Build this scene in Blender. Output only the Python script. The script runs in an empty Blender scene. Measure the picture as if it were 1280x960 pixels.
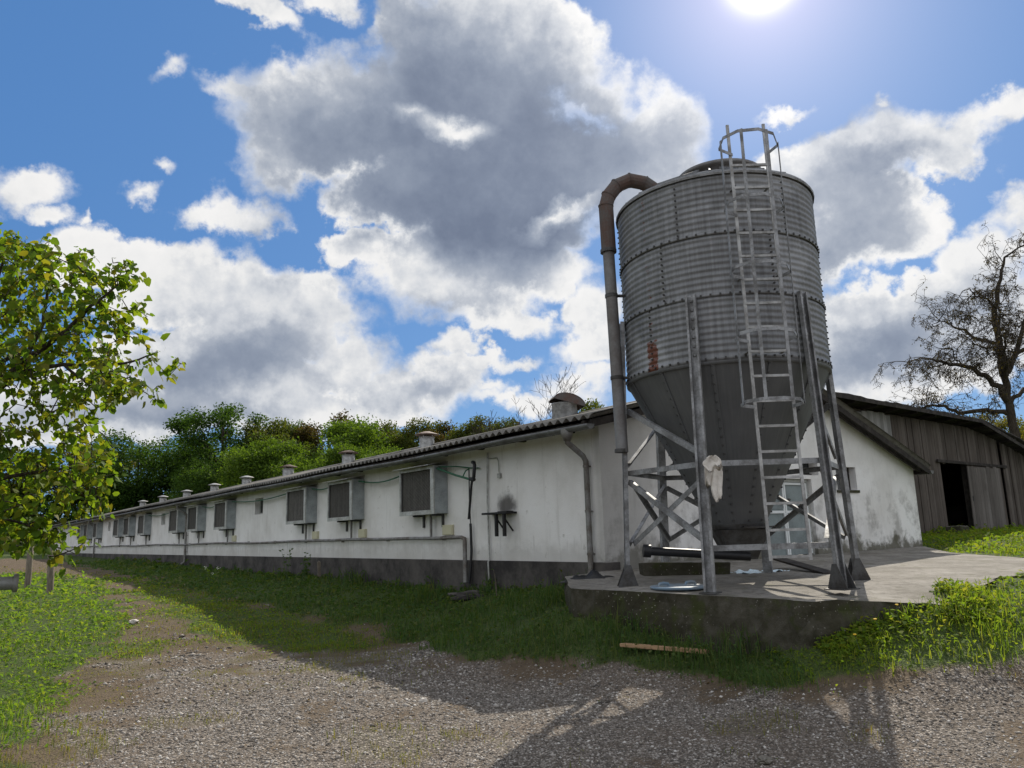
import bpy, bmesh, math, random
import numpy as np
from mathutils import Vector, Matrix, noise as mnoise

random.seed(11)
RNG = np.random.default_rng(11)
S = bpy.context.scene
COL = S.collection
PI = math.pi
R = math.radians

# ------------------------------------------------------------------ camera
EYE = 1.6
PITCH, ROLL = R(10.983), 0.03
cam = bpy.data.cameras.new('camera')
cam.sensor_width = 36.0
cam.lens = 27.0
cam.clip_start = 0.05
cam.clip_end = 3000.0
cam_o = bpy.data.objects.new('camera', cam)
COL.objects.link(cam_o)
_f = Vector((0, math.cos(PITCH), math.sin(PITCH)))
_u0 = Vector((0, -math.sin(PITCH), math.cos(PITCH)))
_r0 = Vector((1, 0, 0))
_r = _r0 * math.cos(ROLL) - _u0 * math.sin(ROLL)
_u = _r0 * math.sin(ROLL) + _u0 * math.cos(ROLL)
cam_o.matrix_world = Matrix(((_r.x, _u.x, -_f.x, 0), (_r.y, _u.y, -_f.y, 0), (_r.z, _u.z, -_f.z, EYE), (0, 0, 0, 1)))
S.camera = cam_o
S.view_settings.view_transform = 'Standard'
S.view_settings.look = 'None'
S.view_settings.exposure = 0.20
S.view_settings.gamma = 1.0
S.render.engine = 'CYCLES'
S.cycles.max_bounces = 8
S.cycles.transparent_max_bounces = 8
S.cycles.use_denoising = True
S.cycles.caustics_reflective = False
S.cycles.caustics_refractive = False
S.cycles.sample_clamp_indirect = 6.0

SUN_AZ, SUN_EL = R(21.2), R(36.9)      # azimuth measured from +Y towards +X
SUN_DIR = Vector((math.sin(SUN_AZ) * math.cos(SUN_EL), math.cos(SUN_AZ) * math.cos(SUN_EL), math.sin(SUN_EL)))


# ------------------------------------------------------------------ node helpers
class NT:
    def __init__(self, tree):
        self.t = tree
        self.n = tree.nodes
        self.l = tree.links

    def put(self, sock, v):
        if isinstance(v, bpy.types.NodeSocket):
            self.l.new(v, sock)
        elif v is not None:
            if sock.type in ('RGBA',) and isinstance(v, (tuple, list)) and len(v) == 3:
                v = (*v, 1)
            sock.default_value = v

    def math(self, op, a, b=None, c=None, clamp=False):
        m = self.n.new('ShaderNodeMath')
        m.operation = op
        m.use_clamp = clamp
        for i, v in enumerate((a, b, c)):
            if v is not None:
                self.put(m.inputs[i], v)
        return m.outputs[0]

    def vmath(self, op, a, b=None, scale=None):
        m = self.n.new('ShaderNodeVectorMath')
        m.operation = op
        self.put(m.inputs[0], a)
        if b is not None:
            self.put(m.inputs[1], b)
        if scale is not None:
            self.put(m.inputs['Scale'], scale)
        return m.outputs['Value'] if op in ('LENGTH', 'DOT_PRODUCT', 'DISTANCE') else m.outputs[0]

    def noise(self, vec, scale, detail=4.0, rough=0.55, dist=0.0, color=False):
        m = self.n.new('ShaderNodeTexNoise')
        if vec is not None:
            self.put(m.inputs['Vector'], vec)
        m.inputs['Scale'].default_value = scale
        m.inputs['Detail'].default_value = detail
        m.inputs['Roughness'].default_value = rough
        m.inputs['Distortion'].default_value = dist
        return m.outputs['Color'] if color else m.outputs[0]

    def voro(self, vec, scale, feature='F1', out='Distance', rand=1.0):
        m = self.n.new('ShaderNodeTexVoronoi')
        m.feature = feature
        if vec is not None:
            self.put(m.inputs['Vector'], vec)
        m.inputs['Scale'].default_value = scale
        m.inputs['Randomness'].default_value = rand
        return m.outputs[out]

    def step(self, v, a, b, lo=0.0, hi=1.0, smooth=True):
        m = self.n.new('ShaderNodeMapRange')
        m.interpolation_type = 'SMOOTHSTEP' if smooth else 'LINEAR'
        self.put(m.inputs[0], v)
        for i, x in enumerate((a, b, lo, hi)):
            self.put(m.inputs[1 + i], x)
        return m.outputs[0]

    def mix(self, f, a, b, mode='MIX'):
        m = self.n.new('ShaderNodeMix')
        m.data_type = 'RGBA'
        m.blend_type = mode
        self.put(m.inputs[0], f)
        self.put(m.inputs[6], a)
        self.put(m.inputs[7], b)
        return m.outputs[2]

    def ramp(self, f, stops):
        m = self.n.new('ShaderNodeValToRGB')
        e = m.color_ramp.elements
        while len(e) < len(stops):
            e.new(0.5)
        for i, (p, c) in enumerate(stops):
            e[i].position = p
            e[i].color = (*c, 1) if len(c) == 3 else c
        self.put(m.inputs[0], f)
        return m.outputs[0]

    def xyz(self, v):
        m = self.n.new('ShaderNodeSeparateXYZ')
        self.put(m.inputs[0], v)
        return m.outputs

    def cxyz(self, x, y, z=0.0):
        m = self.n.new('ShaderNodeCombineXYZ')
        for i, v in enumerate((x, y, z)):
            self.put(m.inputs[i], v)
        return m.outputs[0]

    def attr(self, name, out='Fac'):
        m = self.n.new('ShaderNodeAttribute')
        m.attribute_name = name
        return m.outputs[out]

    def obj(self):
        return self.n.new('ShaderNodeTexCoord').outputs['Object']

    def pos(self):
        return self.n.new('ShaderNodeNewGeometry').outputs['Position']

    def rand(self):
        return self.n.new('ShaderNodeObjectInfo').outputs['Random']

    def mapping(self, v, scale=(1, 1, 1), loc=(0, 0, 0), rot=(0, 0, 0), kind='POINT'):
        m = self.n.new('ShaderNodeMapping')
        m.vector_type = kind
        self.put(m.inputs[0], v)
        m.inputs[1].default_value = loc
        m.inputs[2].default_value = rot
        m.inputs[3].default_value = scale
        return m.outputs[0]

    def bump(self, h, strength=0.5, dist=0.02):
        m = self.n.new('ShaderNodeBump')
        m.inputs['Strength'].default_value = strength
        m.inputs['Distance'].default_value = dist
        self.put(m.inputs['Height'], h)
        return m.outputs[0]


# ------------------------------------------------------------------ sky and sun
# banks of cloud: azimuth, elevation, half width, half height (rad), tilt, depth
CLOUDS = [
    (-0.1912, 0.5289, 0.1767, 0.0773, 0.056, 1), (-0.0353, 0.4858, 0.1915, 0.1141, -0.014, 1.15), (-0.0436, 0.596, 0.1502, 0.0964, -0.006, 0.95), (0.0987, 0.4663, 0.188, 0.0723, -0.28, 1.1),
    (0.2109, 0.4913, 0.0862, 0.0449, -0.416, 0.8), (0.0065, 0.392, 0.1434, 0.052, 0.095, 1), (-0.3049, 0.4598, 0.0517, 0.0389, 0.095, 0.55), (-0.158, 0.4313, 0.0982, 0.0533, 0.031, 0.95),
    (0.1263, 0.5486, 0.0812, 0.0479, -0.516, 0.6), (-0.2561, 0.515, 0.0859, 0.068, 0.084, 0.9), (0.0724, 0.6014, 0.0763, 0.057, -0.473, 0.6), (-0.334, 0.6175, 0.0631, 0.0227, -0.116, 0.45),
    (-0.2459, 0.6362, 0.057, 0.0186, -0.038, 0.42), (-0.1638, 0.6146, 0.0501, 0.0136, 0.157, 0.42), (-0.4358, 0.5441, 0.0366, 0.0135, 0.114, 0.4), (-0.3758, 0.5262, 0.0467, 0.0118, -0.139, 0.33),
    (-0.4461, 0.441, 0.0217, 0.011, -0.192, 0.36), (-0.4703, 0.4058, 0.0326, 0.0152, 0.151, 0.42), (-0.3646, 0.3946, 0.0801, 0.0188, 0.037, 0.42), (-0.3984, 0.3964, 0.037, 0.0199, 0.449, 0.38),
    (-0.5342, 0.3545, 0.0084, 0.0132, 0.157, 0.3), (-0.5992, 0.3794, 0.0458, 0.0362, -0.189, 0.45), (-0.5667, 0.3509, 0.0398, 0.0193, -0.021, 0.4), (-0.4081, 0.3106, 0.1667, 0.0494, -0.015, 0.55),
    (-0.3117, 0.2928, 0.118, 0.0376, -0.188, 0.55), (-0.4977, 0.3165, 0.0774, 0.0381, 0.126, 0.5), (-0.246, 0.274, 0.061, 0.0202, -0.139, 0.45), (-0.32, 0.246, 0.1026, 0.0512, 0.188, 0.95),
    (-0.2198, 0.2241, 0.0765, 0.0427, -0.157, 0.75), (-0.4035, 0.2171, 0.1004, 0.0461, 0.057, 0.95), (-0.3497, 0.2689, 0.0534, 0.0289, 0.413, 0.7), (-0.0973, 0.1916, 0.061, 0.0353, 0.125, 0.6),
    (-0.1579, 0.1837, 0.0829, 0.0288, -0.002, 0.6), (-0.0267, 0.1862, 0.0424, 0.0104, -0.026, 0.36), (-0.4366, 0.1676, 0.1579, 0.0341, 0.043, 0.85), (-0.527, 0.1449, 0.1195, 0.0361, 0.048, 0.8),
    (-0.2688, 0.1606, 0.1873, 0.0261, 0.012, 0.7), (-0.0884, 0.3123, 0.1238, 0.0451, -0.137, 0.62), (0.0076, 0.2622, 0.0559, 0.0197, -0.167, 0.42), (-0.1473, 0.3474, 0.0636, 0.0245, -0.314, 0.45),
    (-0.028, 0.3423, 0.0929, 0.0447, -0.021, 0.75), (-0.2132, 0.3603, 0.0436, 0.0181, -0.293, 0.4), (0.0588, 0.3293, 0.0652, 0.0367, -0.048, 0.6), (-0.0823, 0.3581, 0.0982, 0.0343, -0.003, 0.75),
    (0.1155, 0.275, 0.0463, 0.0478, 0.448, 0.5), (0.1022, 0.224, 0.0633, 0.031, -0.053, 0.7), (0.0206, 0.1723, 0.1056, 0.0156, -0.034, 0.6), (-0.0419, 0.2157, 0.0447, 0.0125, -0.022, 0.45),
    (-0.0735, 0.2349, 0.032, 0.0124, -0.014, 0.35), (0.0898, 0.1862, 0.0525, 0.0166, -0.047, 0.45), (0.0168, 0.2172, 0.0277, 0.0073, -0.034, 0.3), (0.4381, 0.4205, 0.1009, 0.0418, -0.034, 0.8),
    (0.5212, 0.4312, 0.0982, 0.0347, -0.108, 0.6), (0.5849, 0.4332, 0.07, 0.0239, 0.086, 0.5), (0.634, 0.4419, 0.0363, 0.02, 0.163, 0.5), (0.4423, 0.3783, 0.0779, 0.0546, -0.193, 0.95),
    (0.4733, 0.3353, 0.0748, 0.0436, -0.19, 0.75), (0.4126, 0.3225, 0.0647, 0.0526, -0.163, 0.7), (0.5602, 0.4056, 0.0429, 0.027, -0.256, 0.5), (0.383, 0.4851, 0.039, 0.0099, -0.036, 0.36),
    (0.588, 0.2892, 0.0646, 0.0383, 0.282, 0.6), (0.5472, 0.25, 0.0948, 0.0394, 0.115, 0.75), (0.4699, 0.2331, 0.0897, 0.0411, 0.042, 0.85), (0.4128, 0.1977, 0.0849, 0.0421, -0.117, 0.8),
    (0.4523, 0.1551, 0.1109, 0.0301, -0.108, 0.7), (0.624, 0.3268, 0.032, 0.0289, 0.149, 0.55), (0.5243, 0.1972, 0.0802, 0.0399, -0.145, 0.8), (0.6111, 0.21, 0.058, 0.0515, -0.178, 0.6),
    (-0.2845, 0.2025, 0.0789, 0.034, 0.026, 0.8), (-0.3182, 0.1915, 0.0868, 0.0297, 0.029, 0.7), (0.491, 0.4711, 0.0126, 0.0068, -0.243, 0.3),
]
# the deep, shaded bodies of the banks
DEEP = [
    (-0.2237, 0.5038, 0.1194, 0.0644, 0.068, 0.75), (-0.0806, 0.4619, 0.1673, 0.077, 0.004, 0.85), (-0.0331, 0.5603, 0.1261, 0.0722, -0.012, 0.75), (0.0639, 0.4392, 0.1222, 0.0584, -0.054, 0.65),
    (0.0063, 0.387, 0.1213, 0.038, 0.063, 0.9), (0.1771, 0.4789, 0.0866, 0.0381, -0.434, 0.55), (-0.1363, 0.4074, 0.0873, 0.0393, 0.02, 0.6), (0.0803, 0.5381, 0.0749, 0.0595, -0.578, 0.55),
    (-0.1011, 0.5954, 0.0689, 0.0524, 0.021, 0.5), (0.2425, 0.4809, 0.0535, 0.0231, -0.281, 0.3), (-0.3388, 0.2322, 0.0721, 0.0334, 0.154, 0.85), (-0.4161, 0.1991, 0.0764, 0.0287, 0.052, 0.65),
    (-0.2397, 0.1984, 0.0504, 0.0182, 0.016, 0.4), (-0.487, 0.1541, 0.125, 0.0148, 0.046, 0.5), (-0.3457, 0.1631, 0.1036, 0.0128, 0.025, 0.4), (-0.1006, 0.1865, 0.0378, 0.0207, -0.012, 0.6),
    (-0.1734, 0.1786, 0.0515, 0.0144, -0, 0.35), (-0.051, 0.2915, 0.0432, 0.0206, -0.016, 0.45), (-0.1261, 0.2918, 0.0534, 0.0184, 0.004, 0.35), (-0.0065, 0.3316, 0.0545, 0.0224, -0.028, 0.45),
    (-0.4157, 0.2785, 0.055, 0.019, 0.084, 0.3), (-0.3025, 0.316, 0.06, 0.0196, 0.061, 0.25), (0.1067, 0.2082, 0.0315, 0.0186, -0.052, 0.3), (0.4439, 0.3918, 0.0689, 0.0379, -0.198, 0.8),
    (0.5003, 0.407, 0.0563, 0.0195, -0.088, 0.5), (0.4635, 0.3278, 0.062, 0.033, -0.184, 0.6), (0.4146, 0.2984, 0.055, 0.034, -0.155, 0.5), (0.4672, 0.2099, 0.0683, 0.0261, -0.136, 0.75),
    (0.4207, 0.1872, 0.062, 0.0248, -0.115, 0.5), (0.5452, 0.2349, 0.0552, 0.0161, 0.026, 0.5), (0.5043, 0.1678, 0.0731, 0.0238, -0.125, 0.5), (0.5882, 0.2627, 0.0378, 0.014, 0.2, 0.3),
    (-0.5908, 0.3553, 0.0315, 0.0187, 0.181, 0.3),
]

# thin places in the big bank where the light comes through
GAPS = [(-0.071, 0.5085, 0.075, 0.026, -0.15, 0.9), (0.07, 0.41, 0.055, 0.02, 0.35, 0.8), (-0.13, 0.53, 0.05, 0.02, -.2, .5)]


def build_sky():
    w = bpy.data.worlds.new('World')
    S.world = w
    w.use_nodes = True
    t = w.node_tree
    t.nodes.clear()
    g = NT(t)
    sky = t.nodes.new('ShaderNodeTexSky')
    sky.sky_type = 'NISHITA'
    sky.sun_disc = False
    sky.sun_elevation = SUN_EL
    sky.sun_rotation = SUN_AZ
    sky.altitude = 200
    sky.air_density = 1.0
    sky.dust_density = 0.6
    sky.ozone_density = 2.0
    d = g.n.new('ShaderNodeTexCoord').outputs['Generated']
    x, y, z = g.xyz(d)
    az = g.math('ARCTAN2', x, y)
    el = g.math('ARCSINE', z)
    p0 = g.cxyz(az, el, 0.0)
    # ragged edges
    w1 = g.vmath('SUBTRACT', g.noise(d, 7.0, 3.0, 0.5, color=True), (0.5, 0.5, 0.5))
    w2 = g.vmath('SUBTRACT', g.noise(d, 26.0, 5.0, 0.6, color=True), (0.5, 0.5, 0.5))
    p = g.vmath('ADD', p0, g.vmath('SCALE', w1, scale=0.10))
    p = g.vmath('ADD', p, g.vmath('SCALE', w2, scale=0.055))
    p = g.vmath('MULTIPLY', p, (1, 1, 0))

    def field(blobs, k):
        acc = None
        q = p
        for i, (a, e, rx, ry, rot, wt) in enumerate(blobs):
            if i and i % 20 == 0:           # batches, one after another
                q = g.vmath('ADD', p, g.vmath('SCALE', (1.0, 1.0, 0.0), scale=g.math('MULTIPLY', acc, 1e-7)))
            m = g.mapping(q, (rx, ry, 1.0), (a, e, 0), (0, 0, rot), 'TEXTURE')
            v = g.math('MULTIPLY_ADD', g.vmath('LENGTH', m), -wt, wt)
            acc = v if acc is None else g.math('SMOOTH_MAX', acc, v, k)
        return acc
    D = field(CLOUDS, 0.10)
    # cloud cover over the rest of the sky, outside the traced part
    gen = g.math('SUBTRACT', g.math('MULTIPLY', g.noise(d, 2.6, 4.0, 0.5), 2.6), 1.05)
    aaz = g.math('ABSOLUTE', az)
    out_m = g.math('MAXIMUM', g.step(aaz, 0.62, 0.85), g.step(el, 0.68, 0.85))
    gen = g.math('MULTIPLY_ADD', out_m, 3.0, g.math('ADD', gen, -3.0))
    D = g.math('MAXIMUM', D, gen)
    # depth of the bodies
    K = g.math('MULTIPLY', g.step(gen, 0.15, 0.8), 0.8)
    q = p
    for i, (a, e, rx, ry, rot, wt) in enumerate(DEEP):
        if i % 12 == 0:
            q = g.vmath('ADD', p, g.vmath('SCALE', (1.0, 1.0, 0.0), scale=g.math('MULTIPLY', K if i else D, 1e-7)))
        m = g.mapping(q, (rx, ry, 1.0), (a, e, 0), (0, 0, rot), 'TEXTURE')
        v = g.math('EXPONENT', g.math('MULTIPLY', g.vmath('DOT_PRODUCT', m, m), -0.9))
        K = g.math('MULTIPLY_ADD', v, wt * 0.70, K)
    fb = g.noise(d, 15.0, 8.0, 0.60)
    fb2 = g.noise(g.vmath('ADD', d, tuple(SUN_DIR * 0.016)), 15.0, 8.0, 0.60)
    fc = g.noise(d, 6.0, 6.0, 0.55)
    fc2 = g.noise(g.vmath('ADD', d, tuple(SUN_DIR * 0.035)), 6.0, 6.0, 0.55)
    puff = g.math('SUBTRACT', fb, 0.5)
    Dn = g.math('MULTIPLY_ADD', puff, 0.95, g.math('ADD', D, 0.07))
    Dn = g.math('MULTIPLY_ADD', g.math('SUBTRACT', fc, 0.5), 0.35, Dn)
    soft = g.step(g.noise(d, 5.0, 2.0, 0.5), 0.36, 0.64, 0.09, 0.44)
    alpha = g.step(Dn, -0.05, soft)
    relief = g.math('ADD', g.math('MULTIPLY', g.math('SUBTRACT', fb, fb2), 0.9), g.math('MULTIPLY', g.math('SUBTRACT', fc, fc2), 1.3))
    gaps = g.math('MAXIMUM', field(GAPS, 0.1), 0.0)
    rim = g.step(Dn, 0.06, 0.42)                  # thin edges stay bright
    T = g.math('MULTIPLY', K, g.math('MULTIPLY_ADD', rim, 0.86, 0.14))
    T = g.math('ADD', T, g.math('MULTIPLY', relief, g.math('MULTIPLY_ADD', rim, -0.95, 1.65)))
    T = g.math('MULTIPLY_ADD', puff, 0.10, T)
    T = g.math('MULTIPLY_ADD', g.math('SUBTRACT', g.noise(d, 4.2, 3.0, 0.5), 0.5), 0.55, T)
    T = g.math('MULTIPLY_ADD', gaps, -1.3, T)
    # nearness to the sun: forward scattering makes thin cloud there very bright
    cs = g.vmath('DOT_PRODUCT', d, tuple(SUN_DIR))
    ang = g.math('ARCCOSINE', g.math('MINIMUM', cs, 0.99999))
    fwd = g.math('EXPONENT', g.math('MULTIPLY', ang, -2.4))
    col = g.ramp(g.math('MULTIPLY_ADD', T, 0.75, 0.16), [(0.0, (1.08, 1.07, 1.06)), (0.18, (1.0, 1.0, 1.0)), (0.31, (0.76, 0.79, 0.84)), (0.46, (0.48, 0.53, 0.62)),
                      (0.64, (0.33, 0.385, 0.49)), (0.84, (0.24, 0.29, 0.395)), (1.0, (0.19, 0.235, 0.335))])
    gain = g.math('MULTIPLY_ADD', fwd, 1.1, CLOUD_GAIN)
    back = g.step(y, 0.25, -0.35)
    gain = g.math('MULTIPLY_ADD', back, CLOUD_BACK_FILL, gain)  # unseen clouds behind the camera brightened as added fill light
    col = g.vmath('SCALE', col, scale=gain)
    blue = g.mix(1.0, sky.outputs[0], SKY_TINT, 'MULTIPLY')
    blue = g.mix(g.math('MULTIPLY', g.step(z, -0.02, 0.05), 0.64), blue, SKY_BLUE)
    # aureole and the sun's own disc behind thin air
    aur = g.math('ADD', g.math('EXPONENT', g.math('MULTIPLY', ang, -13.0)), g.math('MULTIPLY', g.math('EXPONENT', g.math('MULTIPLY', ang, -3.6)), 0.05))
    core = g.step(ang, 0.072, 0.010)
    blue = g.vmath('ADD', blue, g.vmath('SCALE', (1.0, 0.68, 0.62), scale=g.math('MULTIPLY', aur, 6.0)))
    col = g.vmath('ADD', col, g.vmath('SCALE', (1.0, 0.93, 0.91), scale=g.math('MULTIPLY', aur, 6.0)))
    out = g.mix(alpha, blue, col)
    out = g.vmath('ADD', out, g.vmath('SCALE', (1.0, 0.96, 0.92), scale=g.math('MULTIPLY', g.math('POWER', core, 2.2), 14.0)))
    w.cycles.sampling_method = 'MANUAL'
    w.cycles.sample_map_resolution = 512
    bg = t.nodes.new('ShaderNodeBackground')
    g.put(bg.inputs[0], out)
    bg.inputs[1].default_value = SKY_STRENGTH
    o = t.nodes.new('ShaderNodeOutputWorld')
    t.links.new(bg.outputs[0], o.inputs[0])


SKY_STRENGTH = 0.10
CLOUD_GAIN = 7.1
CLOUD_BACK_FILL = 3.6
SKY_BLUE = (0.72, 2.15, 5.2)
SKY_TINT = (0.62, 0.76, 0.86)
build_sky()
sun = bpy.data.lights.new('sun', 'SUN')
sun.energy = 5.0
sun.angle = R(0.53)
sun.color = (1.0, 0.925, 0.80)
sun_o = bpy.data.objects.new('sun', sun)
COL.objects.link(sun_o)
sun_o.rotation_euler = (-SUN_DIR).to_track_quat('-Z', 'Y').to_euler()
sun_o.location = (0, 0, 30)

# ------------------------------------------------------------------ mesh helpers
class MB:
    """collects polygons; build() links them as one mesh object"""

    def __init__(self):
        self.v, self.f, self.m, self.s = [], [], [], []

    def add(self, vs, fs, mat=0, smooth=False):
        o = len(self.v)
        self.v.extend([tuple(p) for p in vs])
        for f in fs:
            self.f.append([o + i for i in f])
            self.m.append(mat)
            self.s.append(smooth)

    def box(self, lo, hi, mat=0, M=None, jit=0.0):
        x0, y0, z0 = lo
        x1, y1, z1 = hi
        vs = [Vector(p) for p in ((x0, y0, z0), (x1, y0, z0), (x1, y1, z0), (x0, y1, z0), (x0, y0, z1), (x1, y0, z1), (x1, y1, z1), (x0, y1, z1))]
        if jit:
            vs = [p + Vector([random.uniform(-jit, jit) for _ in range(3)]) for p in vs]
        if M is not None:
            vs = [M @ p for p in vs]
        self.add(vs, [(0, 3, 2, 1), (4, 5, 6, 7), (0, 1, 5, 4), (1, 2, 6, 5), (2, 3, 7, 6), (3, 0, 4, 7)], mat)

    def bar(self, a, b, w, h, up=(0, 0, 1), mat=0, roll=0.0):
        """rectangular bar from a to b; w across, h along 'up'"""
        a, b = Vector(a), Vector(b)
        d = (b - a)
        L = d.length
        d.normalize()
        u = Vector(up)
        s = d.cross(u)
        if s.length < 1e-4:
            s = d.cross(Vector((1, 0, 0)))
        s.normalize()
        u = s.cross(d).normalized()
        M = Matrix(((s.x, d.x, u.x, a.x), (s.y, d.y, u.y, a.y), (s.z, d.z, u.z, a.z), (0, 0, 0, 1)))
        if roll:
            M = M @ Matrix.Rotation(roll, 4, 'Y')
        self.box((-w / 2, 0, -h / 2), (w / 2, L, h / 2), mat, M)

    def profile(self, a, b, pts, side, mat=0):
        """extrude a closed 2D profile (x along side, y along normal) from a to b"""
        a, b = Vector(a), Vector(b)
        d = (b - a).normalized()
        s = Vector(side)
        s = (s - d * s.dot(d)).normalized()
        n = d.cross(s)
        k = len(pts)
        vs = [a + s * x + n * y for x, y in pts] + [b + s * x + n * y for x, y in pts]
        fs = [(i, (i + 1) % k, k + (i + 1) % k, k + i) for i in range(k)]
        self.add(vs, fs + [tuple(range(k - 1, -1, -1)), tuple(range(k, 2 * k))], mat)

    def tube(self, path, r, n=10, mat=0, caps=True, smooth=True):
        path = [Vector(p) for p in path]
        k = len(path)
        rr = r if isinstance(r, (list, tuple)) else [r] * k
        vs, fs = [], []
        ref = None
        for i, p in enumerate(path):
            d = (path[min(i + 1, k - 1)] - path[max(i - 1, 0)]).normalized()
            if ref is None:
                ref = d.cross(Vector((0, 0, 1)))
                if ref.length < 0.05:
                    ref = d.cross(Vector((1, 0, 0)))
            ref = (ref - d * ref.dot(d)).normalized()
            t = d.cross(ref)
            for j in range(n):
                a = 2 * PI * j / n
                vs.append(p + (ref * math.cos(a) + t * math.sin(a)) * rr[i])
        for i in range(k - 1):
            for j in range(n):
                j2 = (j + 1) % n
                fs.append((i * n + j, i * n + j2, (i + 1) * n + j2, (i + 1) * n + j))
        self.add(vs, fs, mat, smooth)
        if caps:
            self.add([vs[j] for j in range(n)], [tuple(range(n - 1, -1, -1))], mat)
            self.add([vs[(k - 1) * n + j] for j in range(n)], [tuple(range(n))], mat)

    def lathe(self, prof, n=64, mat=0, smooth=True, c=(0, 0, 0), a0=0.0, a1=2 * PI):
        """prof: (r, z) list"""
        k = len(prof)
        full = abs(a1 - a0 - 2 * PI) < 1e-6
        m = n if full else n + 1
        vs = []
        for r, z in prof:
            for j in range(m):
                a = a0 + (a1 - a0) * j / n
                vs.append((c[0] + r * math.cos(a), c[1] + r * math.sin(a), c[2] + z))
        fs = []
        for i in range(k - 1):
            for j in range(n):
                j2 = (j + 1) % m
                fs.append((i * m + j, i * m + j2, (i + 1) * m + j2, (i + 1) * m + j))
        self.add(vs, fs, mat, smooth)

    def prism(self, poly, z0, z1, mat=0, M=None):
        """closed 2D polygon (counter-clockwise) extruded in z"""
        k = len(poly)
        vs = [Vector((x, y, z0)) for x, y in poly] + [Vector((x, y, z1)) for x, y in poly]
        if M is not None:
            vs = [M @ p for p in vs]
        self.add(vs, [tuple(range(k - 1, -1, -1)), tuple(range(k, 2 * k))] + [(i, (i + 1) % k, k + (i + 1) % k, k + i) for i in range(k)], mat)

    def build(self, name, mats, parent=None, bevel=0.0, loc=None):
        me = bpy.data.meshes.new(name)
        me.from_pydata(self.v, [], self.f)
        mats = mats if isinstance(mats, (list, tuple)) else [mats]
        for m in mats:
            me.materials.append(m)
        me.polygons.foreach_set('material_index', self.m)
        me.polygons.foreach_set('use_smooth', self.s)
        me.update()
        o = bpy.data.objects.new(name, me)
        COL.objects.link(o)
        if parent is not None:
            o.parent = parent
        if loc is not None:
            o.location = loc
        if bevel:
            b = o.modifiers.new('edge', 'BEVEL')
            b.width = bevel
            b.segments = 2
            b.limit_method = 'ANGLE'
            b.angle_limit = R(40)
        return o


def array_mesh(name, V, F, mats, parent=None, attrs=None, smooth=False, mat_index=None):
    """numpy verts (n,3) and faces (m,k) -> one mesh object"""
    me = bpy.data.meshes.new(name)
    V = np.ascontiguousarray(V, dtype=np.float32)
    F = np.ascontiguousarray(F, dtype=np.int32)
    m, k = F.shape
    me.vertices.add(len(V))
    me.vertices.foreach_set('co', V.ravel())
    me.loops.add(m * k)
    me.loops.foreach_set('vertex_index', F.ravel())
    me.polygons.add(m)
    me.polygons.foreach_set('loop_start', np.arange(0, m * k, k, dtype=np.int32))
    me.polygons.foreach_set('loop_total', np.full(m, k, dtype=np.int32))
    if smooth:
        me.polygons.foreach_set('use_smooth', np.ones(m, dtype=bool))
    for x in (mats if isinstance(mats, (list, tuple)) else [mats]):
        me.materials.append(x)
    if mat_index is not None:
        me.polygons.foreach_set('material_index', np.ascontiguousarray(mat_index, dtype=np.int32))
    for nm, arr in (attrs or {}).items():
        a = me.attributes.new(nm, 'FLOAT', 'POINT')
        a.data.foreach_set('value', np.ascontiguousarray(arr, dtype=np.float32))
    me.update(calc_edges=True)
    me.validate()
    o = bpy.data.objects.new(name, me)
    COL.objects.link(o)
    if parent is not None:
        o.parent = parent
    return o


def tag(o, label=None, cat=None, group=None, kind=None):
    if label:
        o['label'] = label
    if cat:
        o['category'] = cat
    if group:
        o['group'] = group
    if kind:
        o['kind'] = kind
    return o


def thing(name, loc, label, cat, group=None, rz=0.0):
    o = bpy.data.objects.new(name, None)
    o.empty_display_size = 0.2
    COL.objects.link(o)
    o.location = loc
    o.rotation_euler = (0, 0, rz)
    return tag(o, label, cat, group)


def node_empty(name, parent, loc=(0, 0, 0)):
    o = bpy.data.objects.new(name, None)
    COL.objects.link(o)
    o.parent = parent
    o.location = loc
    return o


def copy_tree(o, parent=None):
    c = o.copy()
    COL.objects.link(c)
    if parent is not None:
        c.parent = parent
    for ch in list(o.children):
        copy_tree(ch, c)
    return c


# ------------------------------------------------------------------ materials
def mat(name, fn=None, color=(0.5, 0.5, 0.5), rough=0.7, metal=0.0, spec=0.4):
    m = bpy.data.materials.new(name)
    m.use_nodes = True
    t = m.node_tree
    b = t.nodes['Principled BSDF']
    b.inputs['Base Color'].default_value = (*color, 1)
    b.inputs['Roughness'].default_value = rough
    b.inputs['Metallic'].default_value = metal
    b.inputs['Specular IOR Level'].default_value = spec
    if fn:
        fn(NT(t), b)
    return m


def weathered(name, base, dark, rough=0.75, scale=3.0, metal=0.0, bump=0.3, stretch=(1, 1, 1), fine=40.0, spec=0.3, amount=1.0):
    def fn(g, b):
        p = g.mapping(g.obj(), stretch)
        n1 = g.noise(p, scale, 6, 0.62)
        n2 = g.noise(p, fine, 4, 0.6)
        f = g.step(g.math('MULTIPLY_ADD', n2, 0.3, n1), 0.45, 0.85)
        c = g.mix(g.math('MULTIPLY', f, amount), base, dark)
        g.put(b.inputs['Base Color'], c)
        g.put(b.inputs['Roughness'], g.step(n1, 0.3, 0.7, rough - 0.1, min(rough + 0.12, 1)))
        if bump:
            g.put(b.inputs['Normal'], g.bump(g.math('ADD', n2, n1), bump, 0.01))
    return mat(name, fn, rough=rough, metal=metal, spec=spec)


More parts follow.
